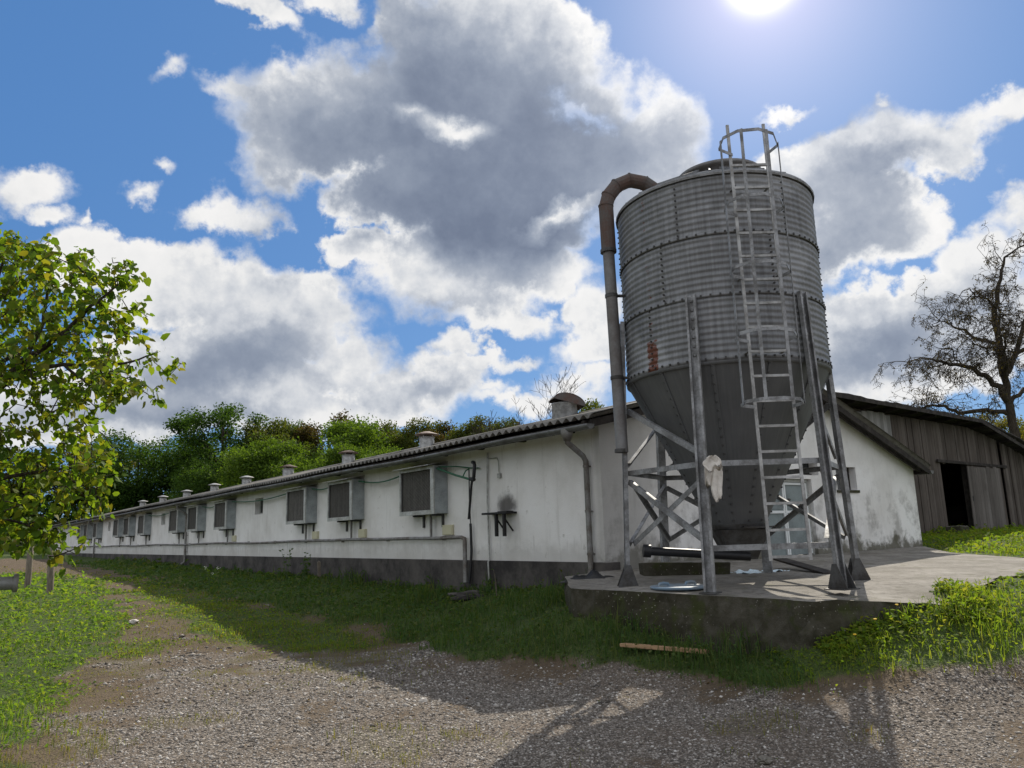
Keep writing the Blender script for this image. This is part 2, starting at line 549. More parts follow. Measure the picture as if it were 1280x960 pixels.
def leaf_mat(name, cols, trans=0.5, rough=0.45, spec=0.4):
    """cols: ramp colours picked by a per-leaf random number; backlit leaves let light through"""
    m = bpy.data.materials.new(name)
    m.use_nodes = True
    t = m.node_tree
    t.nodes.clear()
    g = NT(t)
    rnd = g.attr('leaf_rand')
    k = len(cols)
    v = g.math('FRACT', g.math('MULTIPLY_ADD', g.rand(), 0.25, g.math('MULTIPLY', rnd, 0.76)))
    c = g.ramp(v, [(i / max(k - 1, 1), q) for i, q in enumerate(cols)])
    pb = t.nodes.new('ShaderNodeBsdfPrincipled')
    g.put(pb.inputs['Base Color'], c)
    pb.inputs['Roughness'].default_value = rough
    pb.inputs['Specular IOR Level'].default_value = spec
    tr = t.nodes.new('ShaderNodeBsdfTranslucent')
    g.put(tr.inputs[0], g.mix(1.0, c, (1.55, 1.5, 0.55), 'MULTIPLY'))
    mx = t.nodes.new('ShaderNodeMixShader')
    mx.inputs[0].default_value = trans
    t.links.new(pb.outputs[0], mx.inputs[1])
    t.links.new(tr.outputs[0], mx.inputs[2])
    o = t.nodes.new('ShaderNodeOutputMaterial')
    t.links.new(mx.outputs[0], o.inputs[0])
    return m


def _corrugated(g, b):
    p = g.obj()
    x, y, z = g.xyz(p)
    ang = g.math('ARCTAN2', y, x)
    streak = g.noise(g.cxyz(g.math('MULTIPLY', ang, 9.0), g.math('MULTIPLY', z, 0.35), 0.0), 3.0, 6, 0.65)
    blot = g.noise(p, 2.2, 6, 0.6)
    fine = g.noise(p, 34.0, 3, 0.6)
    c = g.ramp(g.math('MULTIPLY_ADD', streak, 0.6, g.math('MULTIPLY', blot, 0.4)),
               [(0.30, (0.098, 0.10, 0.102)), (0.5, (0.188, 0.192, 0.196)), (0.70, (0.30, 0.307, 0.315))])
    # pale bloom of zinc oxide on the middle sheets
    bloom = g.math('MULTIPLY', g.step(g.noise(p, 1.4, 4, 0.6), 0.5, 0.72), 0.6)
    c = g.mix(bloom, c, (0.40, 0.41, 0.42))
    c = g.mix(g.math('MULTIPLY', g.step(streak, 0.58, 0.72), 0.16), c, (0.16, 0.115, 0.085))
    # rust: a patch low down on one seam and specks up that seam
    da = g.math('ABSOLUTE', g.math('SUBTRACT', ang, R(-147)))
    patch = g.math('MULTIPLY', g.step(da, 0.115, 0.05), g.step(z, 3.03, 2.9))
    seam = g.math('MULTIPLY', g.step(da, 0.055, 0.015), 0.62)
    rn = g.noise(g.mapping(p, (1, 1, 2.4)), 9.0, 5, 0.65)
    rust = g.step(g.math('ADD', g.math('MULTIPLY', g.math('MAXIMUM', patch, seam), 0.5), rn), 0.86, 0.98)
    rust2 = g.step(g.math('MULTIPLY_ADD', blot, 0.35, rn), 0.93, 1.0)
    rust = g.math('MAXIMUM', rust, g.math('MULTIPLY', rust2, 0.55))
    c = g.mix(rust, c, g.mix(fine, (0.085, 0.030, 0.018), (0.17, 0.058, 0.032)))
    g.put(b.inputs['Base Color'], c)
    g.put(b.inputs['Metallic'], g.math('MULTIPLY', g.math('SUBTRACT', 1.0, rust), 0.35))
    g.put(b.inputs['Roughness'], g.step(blot, 0.3, 0.7, 0.5, 0.7))
    g.put(b.inputs['Normal'], g.bump(fine, 0.12, 0.004))


def _hopper(g, b):
    p = g.obj()
    x, y, z = g.xyz(p)
    ang = g.math('ARCTAN2', y, x)
    st = g.noise(g.cxyz(g.math('MULTIPLY', ang, 8.0), g.math('MULTIPLY', z, 0.6), 0.0), 3.5, 6, 0.62)
    bl = g.noise(p, 2.4, 6, 0.6)
    c = g.ramp(g.math('MULTIPLY_ADD', st, 0.5, g.math('MULTIPLY', bl, 0.5)), [(0.25, (0.098, 0.101, 0.104)), (0.55, (0.142, 0.146, 0.150)), (0.8, (0.195, 0.20, 0.204))])
    g.put(b.inputs['Base Color'], c)
    b.inputs['Metallic'].default_value = 0.35
    b.inputs['Roughness'].default_value = 0.62


def _plaster(g, b):
    """limewashed wall: x along the gable, y along the long side, z up from the plinth"""
    p = g.obj()
    x, y, z = g.xyz(p)
    n1 = g.noise(p, 0.9, 6, 0.6)
    n2 = g.noise(p, 5.0, 6, 0.65)
    run = g.noise(g.cxyz(x, y, g.math('MULTIPLY', z, 0.12)), 4.5, 5, 0.6)
    fine = g.noise(p, 60.0, 3, 0.6)
    c = g.ramp(n1, [(0.3, (0.64, 0.62, 0.585)), (0.55, (0.79, 0.775, 0.75)), (0.75, (0.84, 0.83, 0.81))])
    # runs of dirt from the eaves and the pipe
    c = g.mix(g.math('MULTIPLY', g.step(run, 0.56, 0.74), 0.30), c, (0.36, 0.34, 0.30))
    # rising damp on the gable and round the foot of the wall
    hgt = g.math('ADD', z, g.math('MULTIPLY', n2, -1.5))
    gable = g.step(y, 0.2, 0.06)
    damp = g.math('MULTIPLY', gable, g.math('MULTIPLY', g.step(hgt, 1.0, -0.3), g.step(g.noise(p, 2.1, 6, 0.65), 0.46, 0.64)))
    c = g.mix(g.math('MULTIPLY', damp, 0.68), c, (0.30, 0.285, 0.265))
    n4 = g.noise(p, 2.6, 6, 0.68)
    moss = g.math('MULTIPLY', gable, g.step(g.math('ADD', z, g.math('MULTIPLY', n4, -1.5)), -0.50, -0.82))
    c = g.mix(g.math('MULTIPLY', moss, 0.88), c, (0.085, 0.078, 0.05))
    spat = g.math('MULTIPLY', g.math('SUBTRACT', 1.0, gable), g.math('MULTIPLY', g.step(g.math('MULTIPLY_ADD', n2, -0.5, z), 0.12, -0.15), 0.4))
    c = g.mix(spat, c, (0.36, 0.34, 0.31))
    # drips below the pipe and mud splashed up the foot of the wall
    drip = g.noise(g.cxyz(x, g.math('MULTIPLY', y, 1.0), g.math('MULTIPLY', z, 0.05)), 9.0, 4, 0.6)
    under = g.math('MULTIPLY', g.math('SUBTRACT', 1.0, gable), g.step(z, 0.44, 0.40))
    c = g.mix(g.math('MULTIPLY', g.math('MULTIPLY', under, g.step(drip, 0.58, 0.70)), 0.38), c, (0.30, 0.28, 0.25))
    c = g.mix(g.math('MULTIPLY', g.math('MULTIPLY', g.step(z, 1.35, 2.0), g.step(drip, 0.60, 0.74)), 0.45), c, (0.40, 0.36, 0.30))
    flake = g.math('MULTIPLY', g.step(g.noise(p, 3.4, 7, 0.7), 0.635, 0.66), g.step(n1, 0.40, 0.55))
    c = g.mix(g.math('MULTIPLY', flake, 0.5), c, (0.40, 0.375, 0.335))
    # soot above the bracket shelf
    q = g.vmath('MULTIPLY', g.vmath('SUBTRACT', p, (0.0, 2.50, 0.99)), (0.0, 3.1, 4.6))
    soot = g.step(g.math('MULTIPLY_ADD', n2, 1.1, g.vmath('LENGTH', q)), 1.75, 0.95)
    c = g.mix(g.math('MULTIPLY', soot, 0.86), c, (0.06, 0.055, 0.05))
    # greyer towards the corner, on the gable side
    edge = g.math('MULTIPLY', gable, g.step(g.math('ADD', x, g.math('MULTIPLY', n2, 0.4)), 1.9, 0.6))
    c = g.mix(g.math('MULTIPLY', edge, 0.55), c, (0.33, 0.32, 0.30))
    cr = g.voro(g.vmath('ADD', p, g.vmath('SCALE', g.noise(p, 2.5, 4, 0.6, color=True), scale=0.5)), 0.9, 'DISTANCE_TO_EDGE')
    c = g.mix(g.math('MULTIPLY', g.step(cr, 0.004, 0.001), 0.12), c, (0.25, 0.24, 0.22))
    g.put(b.inputs['Base Color'], c)
    b.inputs['Roughness'].default_value = 0.92
    b.inputs['Specular IOR Level'].default_value = 0.15
    g.put(b.inputs['Normal'], g.bump(g.math('MULTIPLY_ADD', n2, 2.0, fine), 0.35, 0.012))


def _roofing(g, b):
    p = g.obj()
    n1 = g.noise(p, 1.6, 6, 0.62)
    n2 = g.noise(p, 14.0, 5, 0.65)
    li = g.step(g.voro(p, 9.0), 0.16, 0.06)
    c = g.ramp(n1, [(0.3, (0.10, 0.095, 0.085)), (0.55, (0.19, 0.18, 0.165)), (0.78, (0.27, 0.26, 0.24))])
    c = g.mix(g.math('MULTIPLY', g.step(n2, 0.52, 0.7), 0.7), c, (0.07, 0.068, 0.05))
    c = g.mix(g.math('MULTIPLY', g.math('MULTIPLY', li, g.step(n1, 0.45, 0.6)), 0.8), c, (0.34, 0.34, 0.29))
    g.put(b.inputs['Base Color'], c)
    b.inputs['Roughness'].default_value = 0.9
    b.inputs['Specular IOR Level'].default_value = 0.2
    g.put(b.inputs['Normal'], g.bump(n2, 0.4, 0.01))


def _concrete(g, b):
    p = g.pos()
    n1 = g.noise(p, 1.1, 6, 0.62)
    n2 = g.noise(p, 8.0, 6, 0.65)
    n3 = g.noise(p, 70.0, 3, 0.6)
    x, y, z = g.xyz(p)
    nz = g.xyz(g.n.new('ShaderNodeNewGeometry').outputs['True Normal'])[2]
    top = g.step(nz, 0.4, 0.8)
    c = g.ramp(n1, [(0.3, (0.13, 0.117, 0.097)), (0.55, (0.23, 0.213, 0.188)), (0.75, (0.32, 0.30, 0.27))])
    c = g.mix(g.math('MULTIPLY', g.step(n2, 0.46, 0.64), 0.7), c, (0.12, 0.11, 0.09))
    c = g.mix(g.step(n3, 0.62, 0.72, 0.0, 0.5), c, (0.44, 0.43, 0.40))
    # the vertical faces carry moss and splashed soil
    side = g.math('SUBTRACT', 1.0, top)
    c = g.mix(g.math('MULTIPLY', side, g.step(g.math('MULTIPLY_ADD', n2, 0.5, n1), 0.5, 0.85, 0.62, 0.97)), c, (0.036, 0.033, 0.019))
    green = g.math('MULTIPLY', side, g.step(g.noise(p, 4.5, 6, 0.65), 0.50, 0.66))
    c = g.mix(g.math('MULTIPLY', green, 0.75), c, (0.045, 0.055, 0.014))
    fleck = g.math('MULTIPLY', side, g.step(g.voro(p, 22.0), 0.17, 0.08))
    c = g.mix(g.math('MULTIPLY', fleck, g.step(n1, 0.4, 0.6, 0.0, 0.8)), c, (0.42, 0.40, 0.35))
    mz = g.math('MULTIPLY', top, g.step(g.noise(p, 3.0, 6, 0.6), 0.56, 0.70))
    c = g.mix(g.math('MULTIPLY', mz, 0.6), c, (0.085, 0.085, 0.04))
    g.put(b.inputs['Base Color'], c)
    b.inputs['Roughness'].default_value = 0.92
    b.inputs['Specular IOR Level'].default_value = 0.2
    g.put(b.inputs['Normal'], g.bump(g.math('MULTIPLY_ADD', n2, 2.0, n3), 0.6, 0.012))


def _boards(dark, mid, pale):
    def fn(g, b):
        p = g.obj()
        x, y, z = g.xyz(p)
        i = g.math('FLOOR', g.math('DIVIDE', x, 0.19))
        wn = g.n.new('ShaderNodeTexWhiteNoise')
        wn.noise_dimensions = '1D'
        g.put(wn.inputs['W'], i)
        rnd = wn.outputs['Value']
        gr = g.noise(g.cxyz(g.math('MULTIPLY', x, 28.0), g.math('MULTIPLY', rnd, 40.0), g.math('MULTIPLY', z, 1.1)), 1.0, 6, 0.65)
        n1 = g.noise(p, 0.9, 5, 0.6)
        c = g.ramp(g.math('MULTIPLY_ADD', gr, 0.45, g.math('MULTIPLY_ADD', rnd, 0.30, g.math('MULTIPLY', n1, 0.3))),
                   [(0.3, dark), (0.55, mid), (0.8, pale)])
        c = g.mix(g.math('MULTIPLY', g.step(g.noise(g.mapping(p, (1, 1, 0.35)), 1.7, 5, 0.65), 0.48, 0.66), 0.55), c, dark)
        g.put(b.inputs['Base Color'], c)
        b.inputs['Roughness'].default_value = 0.9
        b.inputs['Specular IOR Level'].default_value = 0.15
        g.put(b.inputs['Normal'], g.bump(gr, 0.6, 0.01))
    return fn


def _bark(g, b):
    p = g.obj()
    n = g.noise(g.mapping(p, (9, 9, 2.2)), 2.0, 6, 0.65)
    c = g.ramp(n, [(0.3, (0.022, 0.018, 0.014)), (0.6, (0.07, 0.058, 0.045)), (0.8, (0.12, 0.105, 0.085))])
    g.put(b.inputs['Base Color'], c)
    b.inputs['Roughness'].default_value = 0.95
    b.inputs['Specular IOR Level'].default_value = 0.1
    g.put(b.inputs['Normal'], g.bump(n, 0.7, 0.02))


M = {}
M['silo_sheet'] = mat('corrugated_zinc', _corrugated)
M['hopper'] = mat('grey_hopper_paint', _hopper)
M['zinc'] = weathered('galvanised_steel', (0.33, 0.335, 0.34), (0.16, 0.158, 0.155), 0.62, 5, 0.45, 0.1, spec=0.4)
M['zinc_pale'] = weathered('bright_galvanised_steel', (0.46, 0.46, 0.45), (0.24, 0.235, 0.225), 0.58, 6, 0.4, 0.1, spec=0.4)
M['dark_steel'] = weathered('dark_weathered_steel', (0.10, 0.10, 0.10), (0.05, 0.045, 0.04), 0.6, 6, 0.4, 0.2)
M['bolt'] = mat('bolt_steel', color=(0.05, 0.048, 0.045), rough=0.5, metal=0.4)
M['rusty'] = weathered('rusty_zinc', (0.215, 0.215, 0.215), (0.14, 0.125, 0.115), 0.65, 3.0, 0.3, 0.2, amount=1.0)
M['rust'] = weathered('brown_rust', (0.105, 0.064, 0.05), (0.115, 0.108, 0.102), 0.8, 5, 0.1, 0.3)
M['pipe'] = weathered('grey_pipe', (0.27, 0.27, 0.265), (0.14, 0.12, 0.10), 0.6, 3.5, 0.3, 0.1)
M['plaster'] = mat('limewashed_plaster', _plaster)
M['plinth'] = weathered('dark_tarred_plinth', (0.098, 0.088, 0.08), (0.034, 0.031, 0.03), 0.92, 1.3, 0, 0.6, fine=14)
M['roofing'] = mat('fibre_cement_roofing', _roofing)
M['gutter'] = weathered('old_zinc_gutter', (0.20, 0.205, 0.205), (0.11, 0.105, 0.10), 0.55, 4, 0.3, 0.1)
M['timber_dark'] = weathered('dark_fascia_timber', (0.045, 0.037, 0.031), (0.022, 0.019, 0.017), 0.9, 6, 0, 0.4, stretch=(1, 1, 1))
M['panel'] = weathered('pale_blue_grey_sheet_metal', (0.40, 0.43, 0.44), (0.25, 0.27, 0.27), 0.5, 2.5, 0.2, 0.05)
M['frame_pale'] = weathered('pale_metal_frame', (0.50, 0.51, 0.49), (0.30, 0.30, 0.27), 0.5, 5, 0.2, 0.05)
M['frame_white'] = mat('white_painted_frame', color=(0.72, 0.74, 0.73), rough=0.5)


def _pad(g, b):
    p = g.obj()
    x, y, z = g.xyz(p)
    s = g.math('SINE', g.math('MULTIPLY_ADD', z, 90.0, g.math('MULTIPLY', y, 95.0)))
    v = g.noise(g.cxyz(g.math('MULTIPLY', y, 14.0), g.math('MULTIPLY', z, 0.6), 0), 1.5, 4, 0.6)
    n = g.noise(p, 20.0, 4, 0.6)
    c = g.ramp(g.math('MULTIPLY_ADD', v, 0.6, g.math('MULTIPLY', n, 0.4)), [(0.3, (0.05, 0.048, 0.045)), (0.5, (0.13, 0.122, 0.11)), (0.75, (0.25, 0.235, 0.215))])
    c = g.mix(g.math('MULTIPLY', g.rand(), 0.65), c, (0.05, 0.047, 0.042))
    g.put(b.inputs['Base Color'], c)
    b.inputs['Roughness'].default_value = 0.95
    g.put(b.inputs['Normal'], g.bump(g.math('ADD', s, n), 0.9, 0.01))


M['cool_pad'] = mat('fluted_paper_pad', _pad)
M['vent_cap'] = weathered('brown_vent_cap', (0.26, 0.22, 0.19), (0.14, 0.075, 0.05), 0.7, 5, 0.2, 0.2)
M['junction'] = mat('yellowed_plastic', color=(0.55, 0.52, 0.36), rough=0.6)
M['green_hose'] = mat('green_hose', color=(0.03, 0.13, 0.07), rough=0.5)
M['black_pipe'] = mat('black_plastic_pipe', color=(0.012, 0.012, 0.013), rough=0.45)
M['black_iron'] = mat('black_painted_iron', color=(0.012, 0.011, 0.011), rough=0.7)
M['void'] = mat('pipe_shade', color=(0.006, 0.006, 0.006), rough=1.0, spec=0.0)
M['glass_dark'] = mat('dusty_dark_pane', color=(0.02, 0.022, 0.022), rough=0.25, spec=0.5)
M['door_grey'] = weathered('grey_green_door_paint', (0.235, 0.275, 0.275), (0.15, 0.17, 0.17), 0.6, 2.0, 0, 0.05)
M['concrete'] = mat('mossy_concrete', _concrete)
M['barn_boards'] = mat('weathered_barn_boards', _boards((0.05, 0.041, 0.034), (0.108, 0.090, 0.077), (0.175, 0.155, 0.138)))
M['barn_boards_grey'] = mat('silver_grey_boards', _boards((0.075, 0.066, 0.058), (0.135, 0.12, 0.108), (0.205, 0.188, 0.172)))
M['barn_boards_pale'] = mat('bleached_boards', _boards((0.17, 0.165, 0.155), (0.27, 0.26, 0.25), (0.38, 0.37, 0.36)))
M['bark'] = mat('bark', _bark)
M['bark_grey'] = weathered('grey_post_wood', (0.24, 0.20, 0.155), (0.12, 0.10, 0.08), 0.9, 4, 0, 0.5, stretch=(8, 8, 1))
M['new_wood'] = weathered('pale_brown_plank', (0.42, 0.27, 0.15), (0.27, 0.16, 0.09), 0.8, 5, 0, 0.3, stretch=(1, 6, 6))
M['blue_plastic'] = weathered('dusty_blue_plastic', (0.15, 0.23, 0.31), (0.22, 0.24, 0.25), 0.5, 5, 0, 0.05)
M['film'] = mat('pale_blue_film', color=(0.60, 0.72, 0.78), rough=0.35)
M['cloth'] = weathered('unbleached_cloth', (0.66, 0.62, 0.56), (0.45, 0.41, 0.36), 0.95, 7, 0, 0.2)
M['black_sheet'] = mat('black_plastic_sheet', color=(0.008, 0.008, 0.009), rough=0.5)

# ------------------------------------------------------------------ the long poultry house
P0 = Vector((1.34, 12.0, 0.0))
RZ = math.atan2(0.6, 0.8)            # local x runs along the gable, local y along the long side
BM = Matrix.Translation(P0) @ Matrix.Rotation(RZ, 4, 'Z')
BLEN, BWID = 66.0, 9.87
RIDGE_Q, RIDGE_Z = 5.0, 4.55
EAVE_L, EAVE_R = (-0.45, 3.30), (10.02, 2.80)
PLINTH = 1.12


def roof_z(q):
    if q < RIDGE_Q:
        return EAVE_L[1] + (RIDGE_Z - EAVE_L[1]) * (q - EAVE_L[0]) / (RIDGE_Q - EAVE_L[0])
    return RIDGE_Z + (EAVE_R[1] - RIDGE_Z) * (q - RIDGE_Q) / (EAVE_R[0] - RIDGE_Q)


house = thing('poultry_house', P0, 'long low white poultry house with a dark base and a corrugated roof', 'building', rz=RZ)


def holed(mb, cuts, holes, top, z0, P, depth):
    """tile a wall face leaving rectangular holes with reveals. P(u, w, z) gives the point, w = depth into the wall"""
    us = sorted(set(cuts + [h[0] for h in holes] + [h[1] for h in holes]))
    for a, b in zip(us[:-1], us[1:]):
        hs = sorted([h for h in holes if h[0] <= a + 1e-6 and h[1] >= b - 1e-6], key=lambda h: h[2])
        lo = z0
        for h in hs:
            if h[2] > lo + 1e-6:
                mb.add([P(a, 0, lo), P(b, 0, lo), P(b, 0, h[2]), P(a, 0, h[2])], [(0, 1, 2, 3)])
            lo = h[3]
        mb.add([P(a, 0, lo), P(b, 0, lo), P(b, 0, top(b)), P(a, 0, top(a))], [(0, 1, 2, 3)])
    for (a, b, c, d) in holes:
        q = [P(a, 0, c), P(b, 0, c), P(b, 0, d), P(a, 0, d)]
        k = [P(a, depth, c), P(b, depth, c), P(b, depth, d), P(a, depth, d)]
        for i in range(4):
            j = (i + 1) % 4
            mb.add([q[j], q[i], k[i], k[j]], [(0, 1, 2, 3)])


NICHES = [(15.45, 16.2, 2.42, 2.93), (28.2, 28.95, 2.42, 2.93), (41.4, 42.1, 2.42, 2.93)]
GABLE_WIN = (6.62, 7.38, 2.28, 2.76)
GABLE_TOP = (5.38, 5.98, 2.56, 2.86)
GABLE_DOOR = (4.02, 5.70, 1.0, 2.48)
wall = MB()
zc = PLINTH
holed(wall, [0, 6, 12, 20, 30, 45, BLEN], [(a, b, c - zc, d - zc) for a, b, c, d in NICHES], lambda t: 3.30 - zc, 0.0, lambda u, w, z: (w, u, z), 0.22)
holed(wall, [0, 2, 4, RIDGE_Q, 8, BWID], [(a, b, c - zc, d - zc) for a, b, c, d in (GABLE_WIN, GABLE_TOP, GABLE_DOOR)],
      lambda q: roof_z(q) - 0.05 - zc, 0.98 - zc, lambda u, w, z: (u, w, z), 0.24)
# far side and far gable
wall.add([(BWID, 0, -0.3), (BWID, BLEN, -0.3), (BWID, BLEN, roof_z(BWID) - 0.05 - zc), (BWID, 0, roof_z(BWID) - 0.05 - zc)], [(0, 1, 2, 3)])
wall.add([(0, BLEN, 0), (BWID, BLEN, -0.3), (BWID, BLEN, roof_z(BWID) - 0.05 - zc), (RIDGE_Q, BLEN, RIDGE_Z - 0.05 - zc), (0, BLEN, 3.3 - zc)], [(0, 1, 2, 3, 4)])
wall.build('wall', M['plaster'], house, loc=(0, 0, zc))
pl = MB()
pl.box((-0.035, -0.02, 0.2), (0.3, BLEN, PLINTH - 0.003))
pl.build('plinth', M['plinth'], house, bevel=0.012)
# small windows sunk into the long wall
for a, b, c, d in NICHES:
    w = MB()
    w.box((0.18, a, c), (0.20, b, d))
    wo = w.build('window', M['glass_dark'], house)
    f = MB()
    for lo, hi in (((0.15, a, c), (0.178, a + 0.05, d)), ((0.15, b - 0.05, c), (0.178, b, d)), ((0.15, a + 0.05, c), (0.178, b - 0.05, c + 0.05)), ((0.15, a + 0.05, d - 0.05), (0.178, b - 0.05, d))):
        f.box(lo, hi)
    f.build('frame', M['frame_pale'], wo)
a, b, c, d = GABLE_WIN
w = MB()
w.box((a, 0.20, c), (b, 0.22, d))
wo = w.build('window', M['glass_dark'], house)
f = MB()
f.box((a - 0.04, -0.03, c - 0.06), (b + 0.04, 0.10, c - 0.005))
f.build('sill', M['concrete'], wo)
f = MB()
f.box((a, 0.15, c), (a + 0.04, 0.198, d))
f.box((b - 0.04, 0.15, c), (b, 0.198, d))
f.box((a + 0.04, 0.15, d - 0.04), (b - 0.04, 0.198, d))
f.build('frame', M['timber_dark'], wo)
a, b, c, d = GABLE_TOP
w = MB()
w.box((a, 0.20, c), (b, 0.22, d))
wo = w.build('window', M['glass_dark'], house)
f = MB()
f.bar((a, 0.17, c + 0.02), (b, 0.17, c + 0.02), 0.04, 0.04)
f.bar((a, 0.17, d - 0.02), (b, 0.17, d - 0.02), 0.04, 0.04)
f.build('frame', M['timber_dark'], wo)
# grey double door in the gable
a, b, c, d = GABLE_DOOR
mid = (a + b) / 2 + 0.02
for k, (x0, x1) in enumerate(((a + 0.05, mid - 0.008), (mid + 0.008, b - 0.05))):
    w = MB()
    w.box((x0, 0.12, c + 0.03), (x1, 0.16, d - 0.06))
    w.box((x0 + 0.06, 0.108, c + 0.9), (x1 - 0.06, 0.118, d - 0.14))
    do = w.build('door', M['door_grey'], house)
    f = MB()
    f.box((x0 + 0.0, 0.09, c + 0.04), (x0 + 0.045, 0.117, d - 0.07))
    f.box((x1 - 0.045, 0.09, c + 0.04), (x1, 0.117, d - 0.07))
    f.box((x0 + 0.045, 0.09, d - 0.115), (x1 - 0.045, 0.117, d - 0.07))
    f.box((x0 + 0.045, 0.09, c + 0.82), (x1 - 0.045, 0.117, c + 0.87))
    f.build('frame', M['frame_white'], do)
    h = MB()
    hx = x1 - 0.10 if k == 0 else x0 + 0.10
    h.box((hx - 0.012, 0.05, c + 0.98), (hx + 0.012, 0.09, c + 1.1))
    h.box((hx - 0.06, 0.04, c + 1.07), (hx + 0.02, 0.06, c + 1.09))
    h.build('handle', M['dark_steel'], do)
f = MB()
f.box((a, 0.08, c), (a + 0.048, 0.22, d))
f.box((b - 0.048, 0.08, c), (b, 0.22, d))
f.box((a + 0.048, 0.08, d - 0.058), (b - 0.048, 0.22, d))
f.build('door_frame', M['frame_pale'], house)


# corrugated roof: one sheet per slope, waves run along the building
def corrugated_roof():
    per, amp, sub = 0.2, 0.033, 8
    t = np.arange(-0.36, BLEN + 0.3, per / sub)
    wv = amp * np.sin(2 * np.pi * t / per)
    Vs, Fs, base = [], [], 0
    rows = [EAVE_L[0], 0.9, 2.3, 3.7, RIDGE_Q, 6.3, 7.6, 8.8, EAVE_R[0]]
    n = len(t)
    for dz in (0.0, -0.012):
        for q in rows:
            sag = 0.012 * np.sin(t * 0.9 + q) + 0.02 * np.sin(t * 0.23 + 1.3)
            lap = 0.004
            Vs.append(np.stack([np.full(n, q), t, roof_z(q) + wv + sag + dz], 1))
    V = np.concatenate(Vs)
    k = len(rows)
    i = np.arange(n - 1)
    for s in (0, k):
        for r in range(k - 1):
            a = (s + r) * n + i
            b = (s + r + 1) * n + i
            q = np.stack([a, b, b + 1, a + 1], 1)
            Fs.append(q if s == 0 else q[:, ::-1])
    for r in (0, k - 1):                 # eave edges
        a = r * n + i
        b = (k + r) * n + i
        Fs.append(np.stack([a, a + 1, b + 1, b], 1))
    return array_mesh('roof', V, np.concatenate(Fs), M['roofing'], house, smooth=False)


roof = corrugated_roof()
rc = MB()
rc.tube([(RIDGE_Q, t, RIDGE_Z + 0.0) for t in np.linspace(-0.38, BLEN + 0.32, 40)], 0.085, 8)
rc.build('ridge_cap', M['roofing'], roof)
# barge boards, soffit purlins and eaves board
bb = MB()
for (q0, q1, sgn) in ((EAVE_L[0] + 0.02, RIDGE_Q, 1), (RIDGE_Q, EAVE_R[0] - 0.02, -1)):
    z0, z1 = roof_z(q0), roof_z(q1)
    bb.bar((q0, -0.30, z0 - 0.11), (q1, -0.30, z1 - 0.11), 0.035, 0.115, mat=0)
    bb.bar((q0, -0.12, z0 - 0.09), (q1, -0.12, z1 - 0.09), 0.06, 0.08, mat=0)
bb.build('barge_board', M['timber_dark'], house)
eb = MB()
eb.box((-0.36, -0.26, 3.13), (-0.33, BLEN, 3.245))
for t in np.arange(0.6, BLEN, 1.3):
    eb.box((-0.33, t - 0.04, 3.17), (0.0, t + 0.04, 3.26))
eb.build('eaves_board', M['timber_dark'], house)
eb = MB()
eb.box((BWID + 0.06, -0.26, 2.66), (BWID + 0.09, BLEN, 2.76))
eb.build('eaves_board', M['timber_dark'], house)


def gutter(q, z, t0, t1, name='gutter'):
    g = MB()
    n = 9
    ts = np.linspace(t0, t1, 34)
    r0, r1 = 0.078, 0.072
    prof = [(r0 * math.cos(a), r0 * math.sin(a)) for a in np.linspace(PI, 2 * PI, n)] + [(r1 * math.cos(a), r1 * math.sin(a)) for a in np.linspace(2 * PI, PI, n)]
    k = len(prof)
    vs = []
    for i, t in enumerate(ts):
        zz = z + 0.012 * math.sin(i * 1.7) - 0.0004 * (t - t0)
        vs += [(q + x, t, zz + y) for x, y in prof]
    fs = [(i * k + j, i * k + (j + 1) % k, (i + 1) * k + (j + 1) % k, (i + 1) * k + j) for i in range(len(ts) - 1) for j in range(k)]
    g.add(vs, fs, 0, True)
    g.add([(q + x, t0, z + y) for x, y in prof[:n]], [tuple(range(n))])
    # joint straps
    for t in np.arange(t0 + 0.9, t1, 1.95):
        g.lathe([(0.084, -0.012), (0.084, 0.012)], 10, c=(0, 0, 0), a0=PI, a1=2 * PI)
        m = len(g.v) - 22
        for i in range(22):
            x, y, zz = g.v[m + i]
            g.v[m + i] = (q + x, t + zz, z + y)
    return g.build(name, M['gutter'], house)


gutter(-0.48, 3.18, -0.34, BLEN)
gutter(10.07, 2.73, -0.34, BLEN)


def downpipe(t, zb, first=False, q0=-0.47):
    g = MB()
    if first:
        g.lathe([(0.0, -0.13), (0.06, -0.13), (0.10, 0.0), (0.10, 0.05)], 14, c=(q0, t, 3.11))
    g.tube([(q0, t, 3.08), (q0, t, 2.96), (-0.14, t + 0.02, 2.76), (-0.085, t + 0.02, 2.68), (-0.085, t + 0.02, zb + 0.12), (-0.12, t + 0.02, zb + 0.04), (-0.22, t + 0.02, zb)], 0.045, 10, 0)
    for z in (2.6, 1.9, 1.25):
        g.tube([(-0.085, t + 0.02, z - 0.02), (-0.085, t + 0.02, z + 0.02)], 0.053, 10)
        g.box((-0.08, t + 0.0, z - 0.01), (0.0, t + 0.04, z + 0.01))
    g.build('downpipe', M['pipe'], house)


downpipe(0.22, 0.88, True)
downpipe(24.2, 0.78)
downpipe(46.0, 0.80)

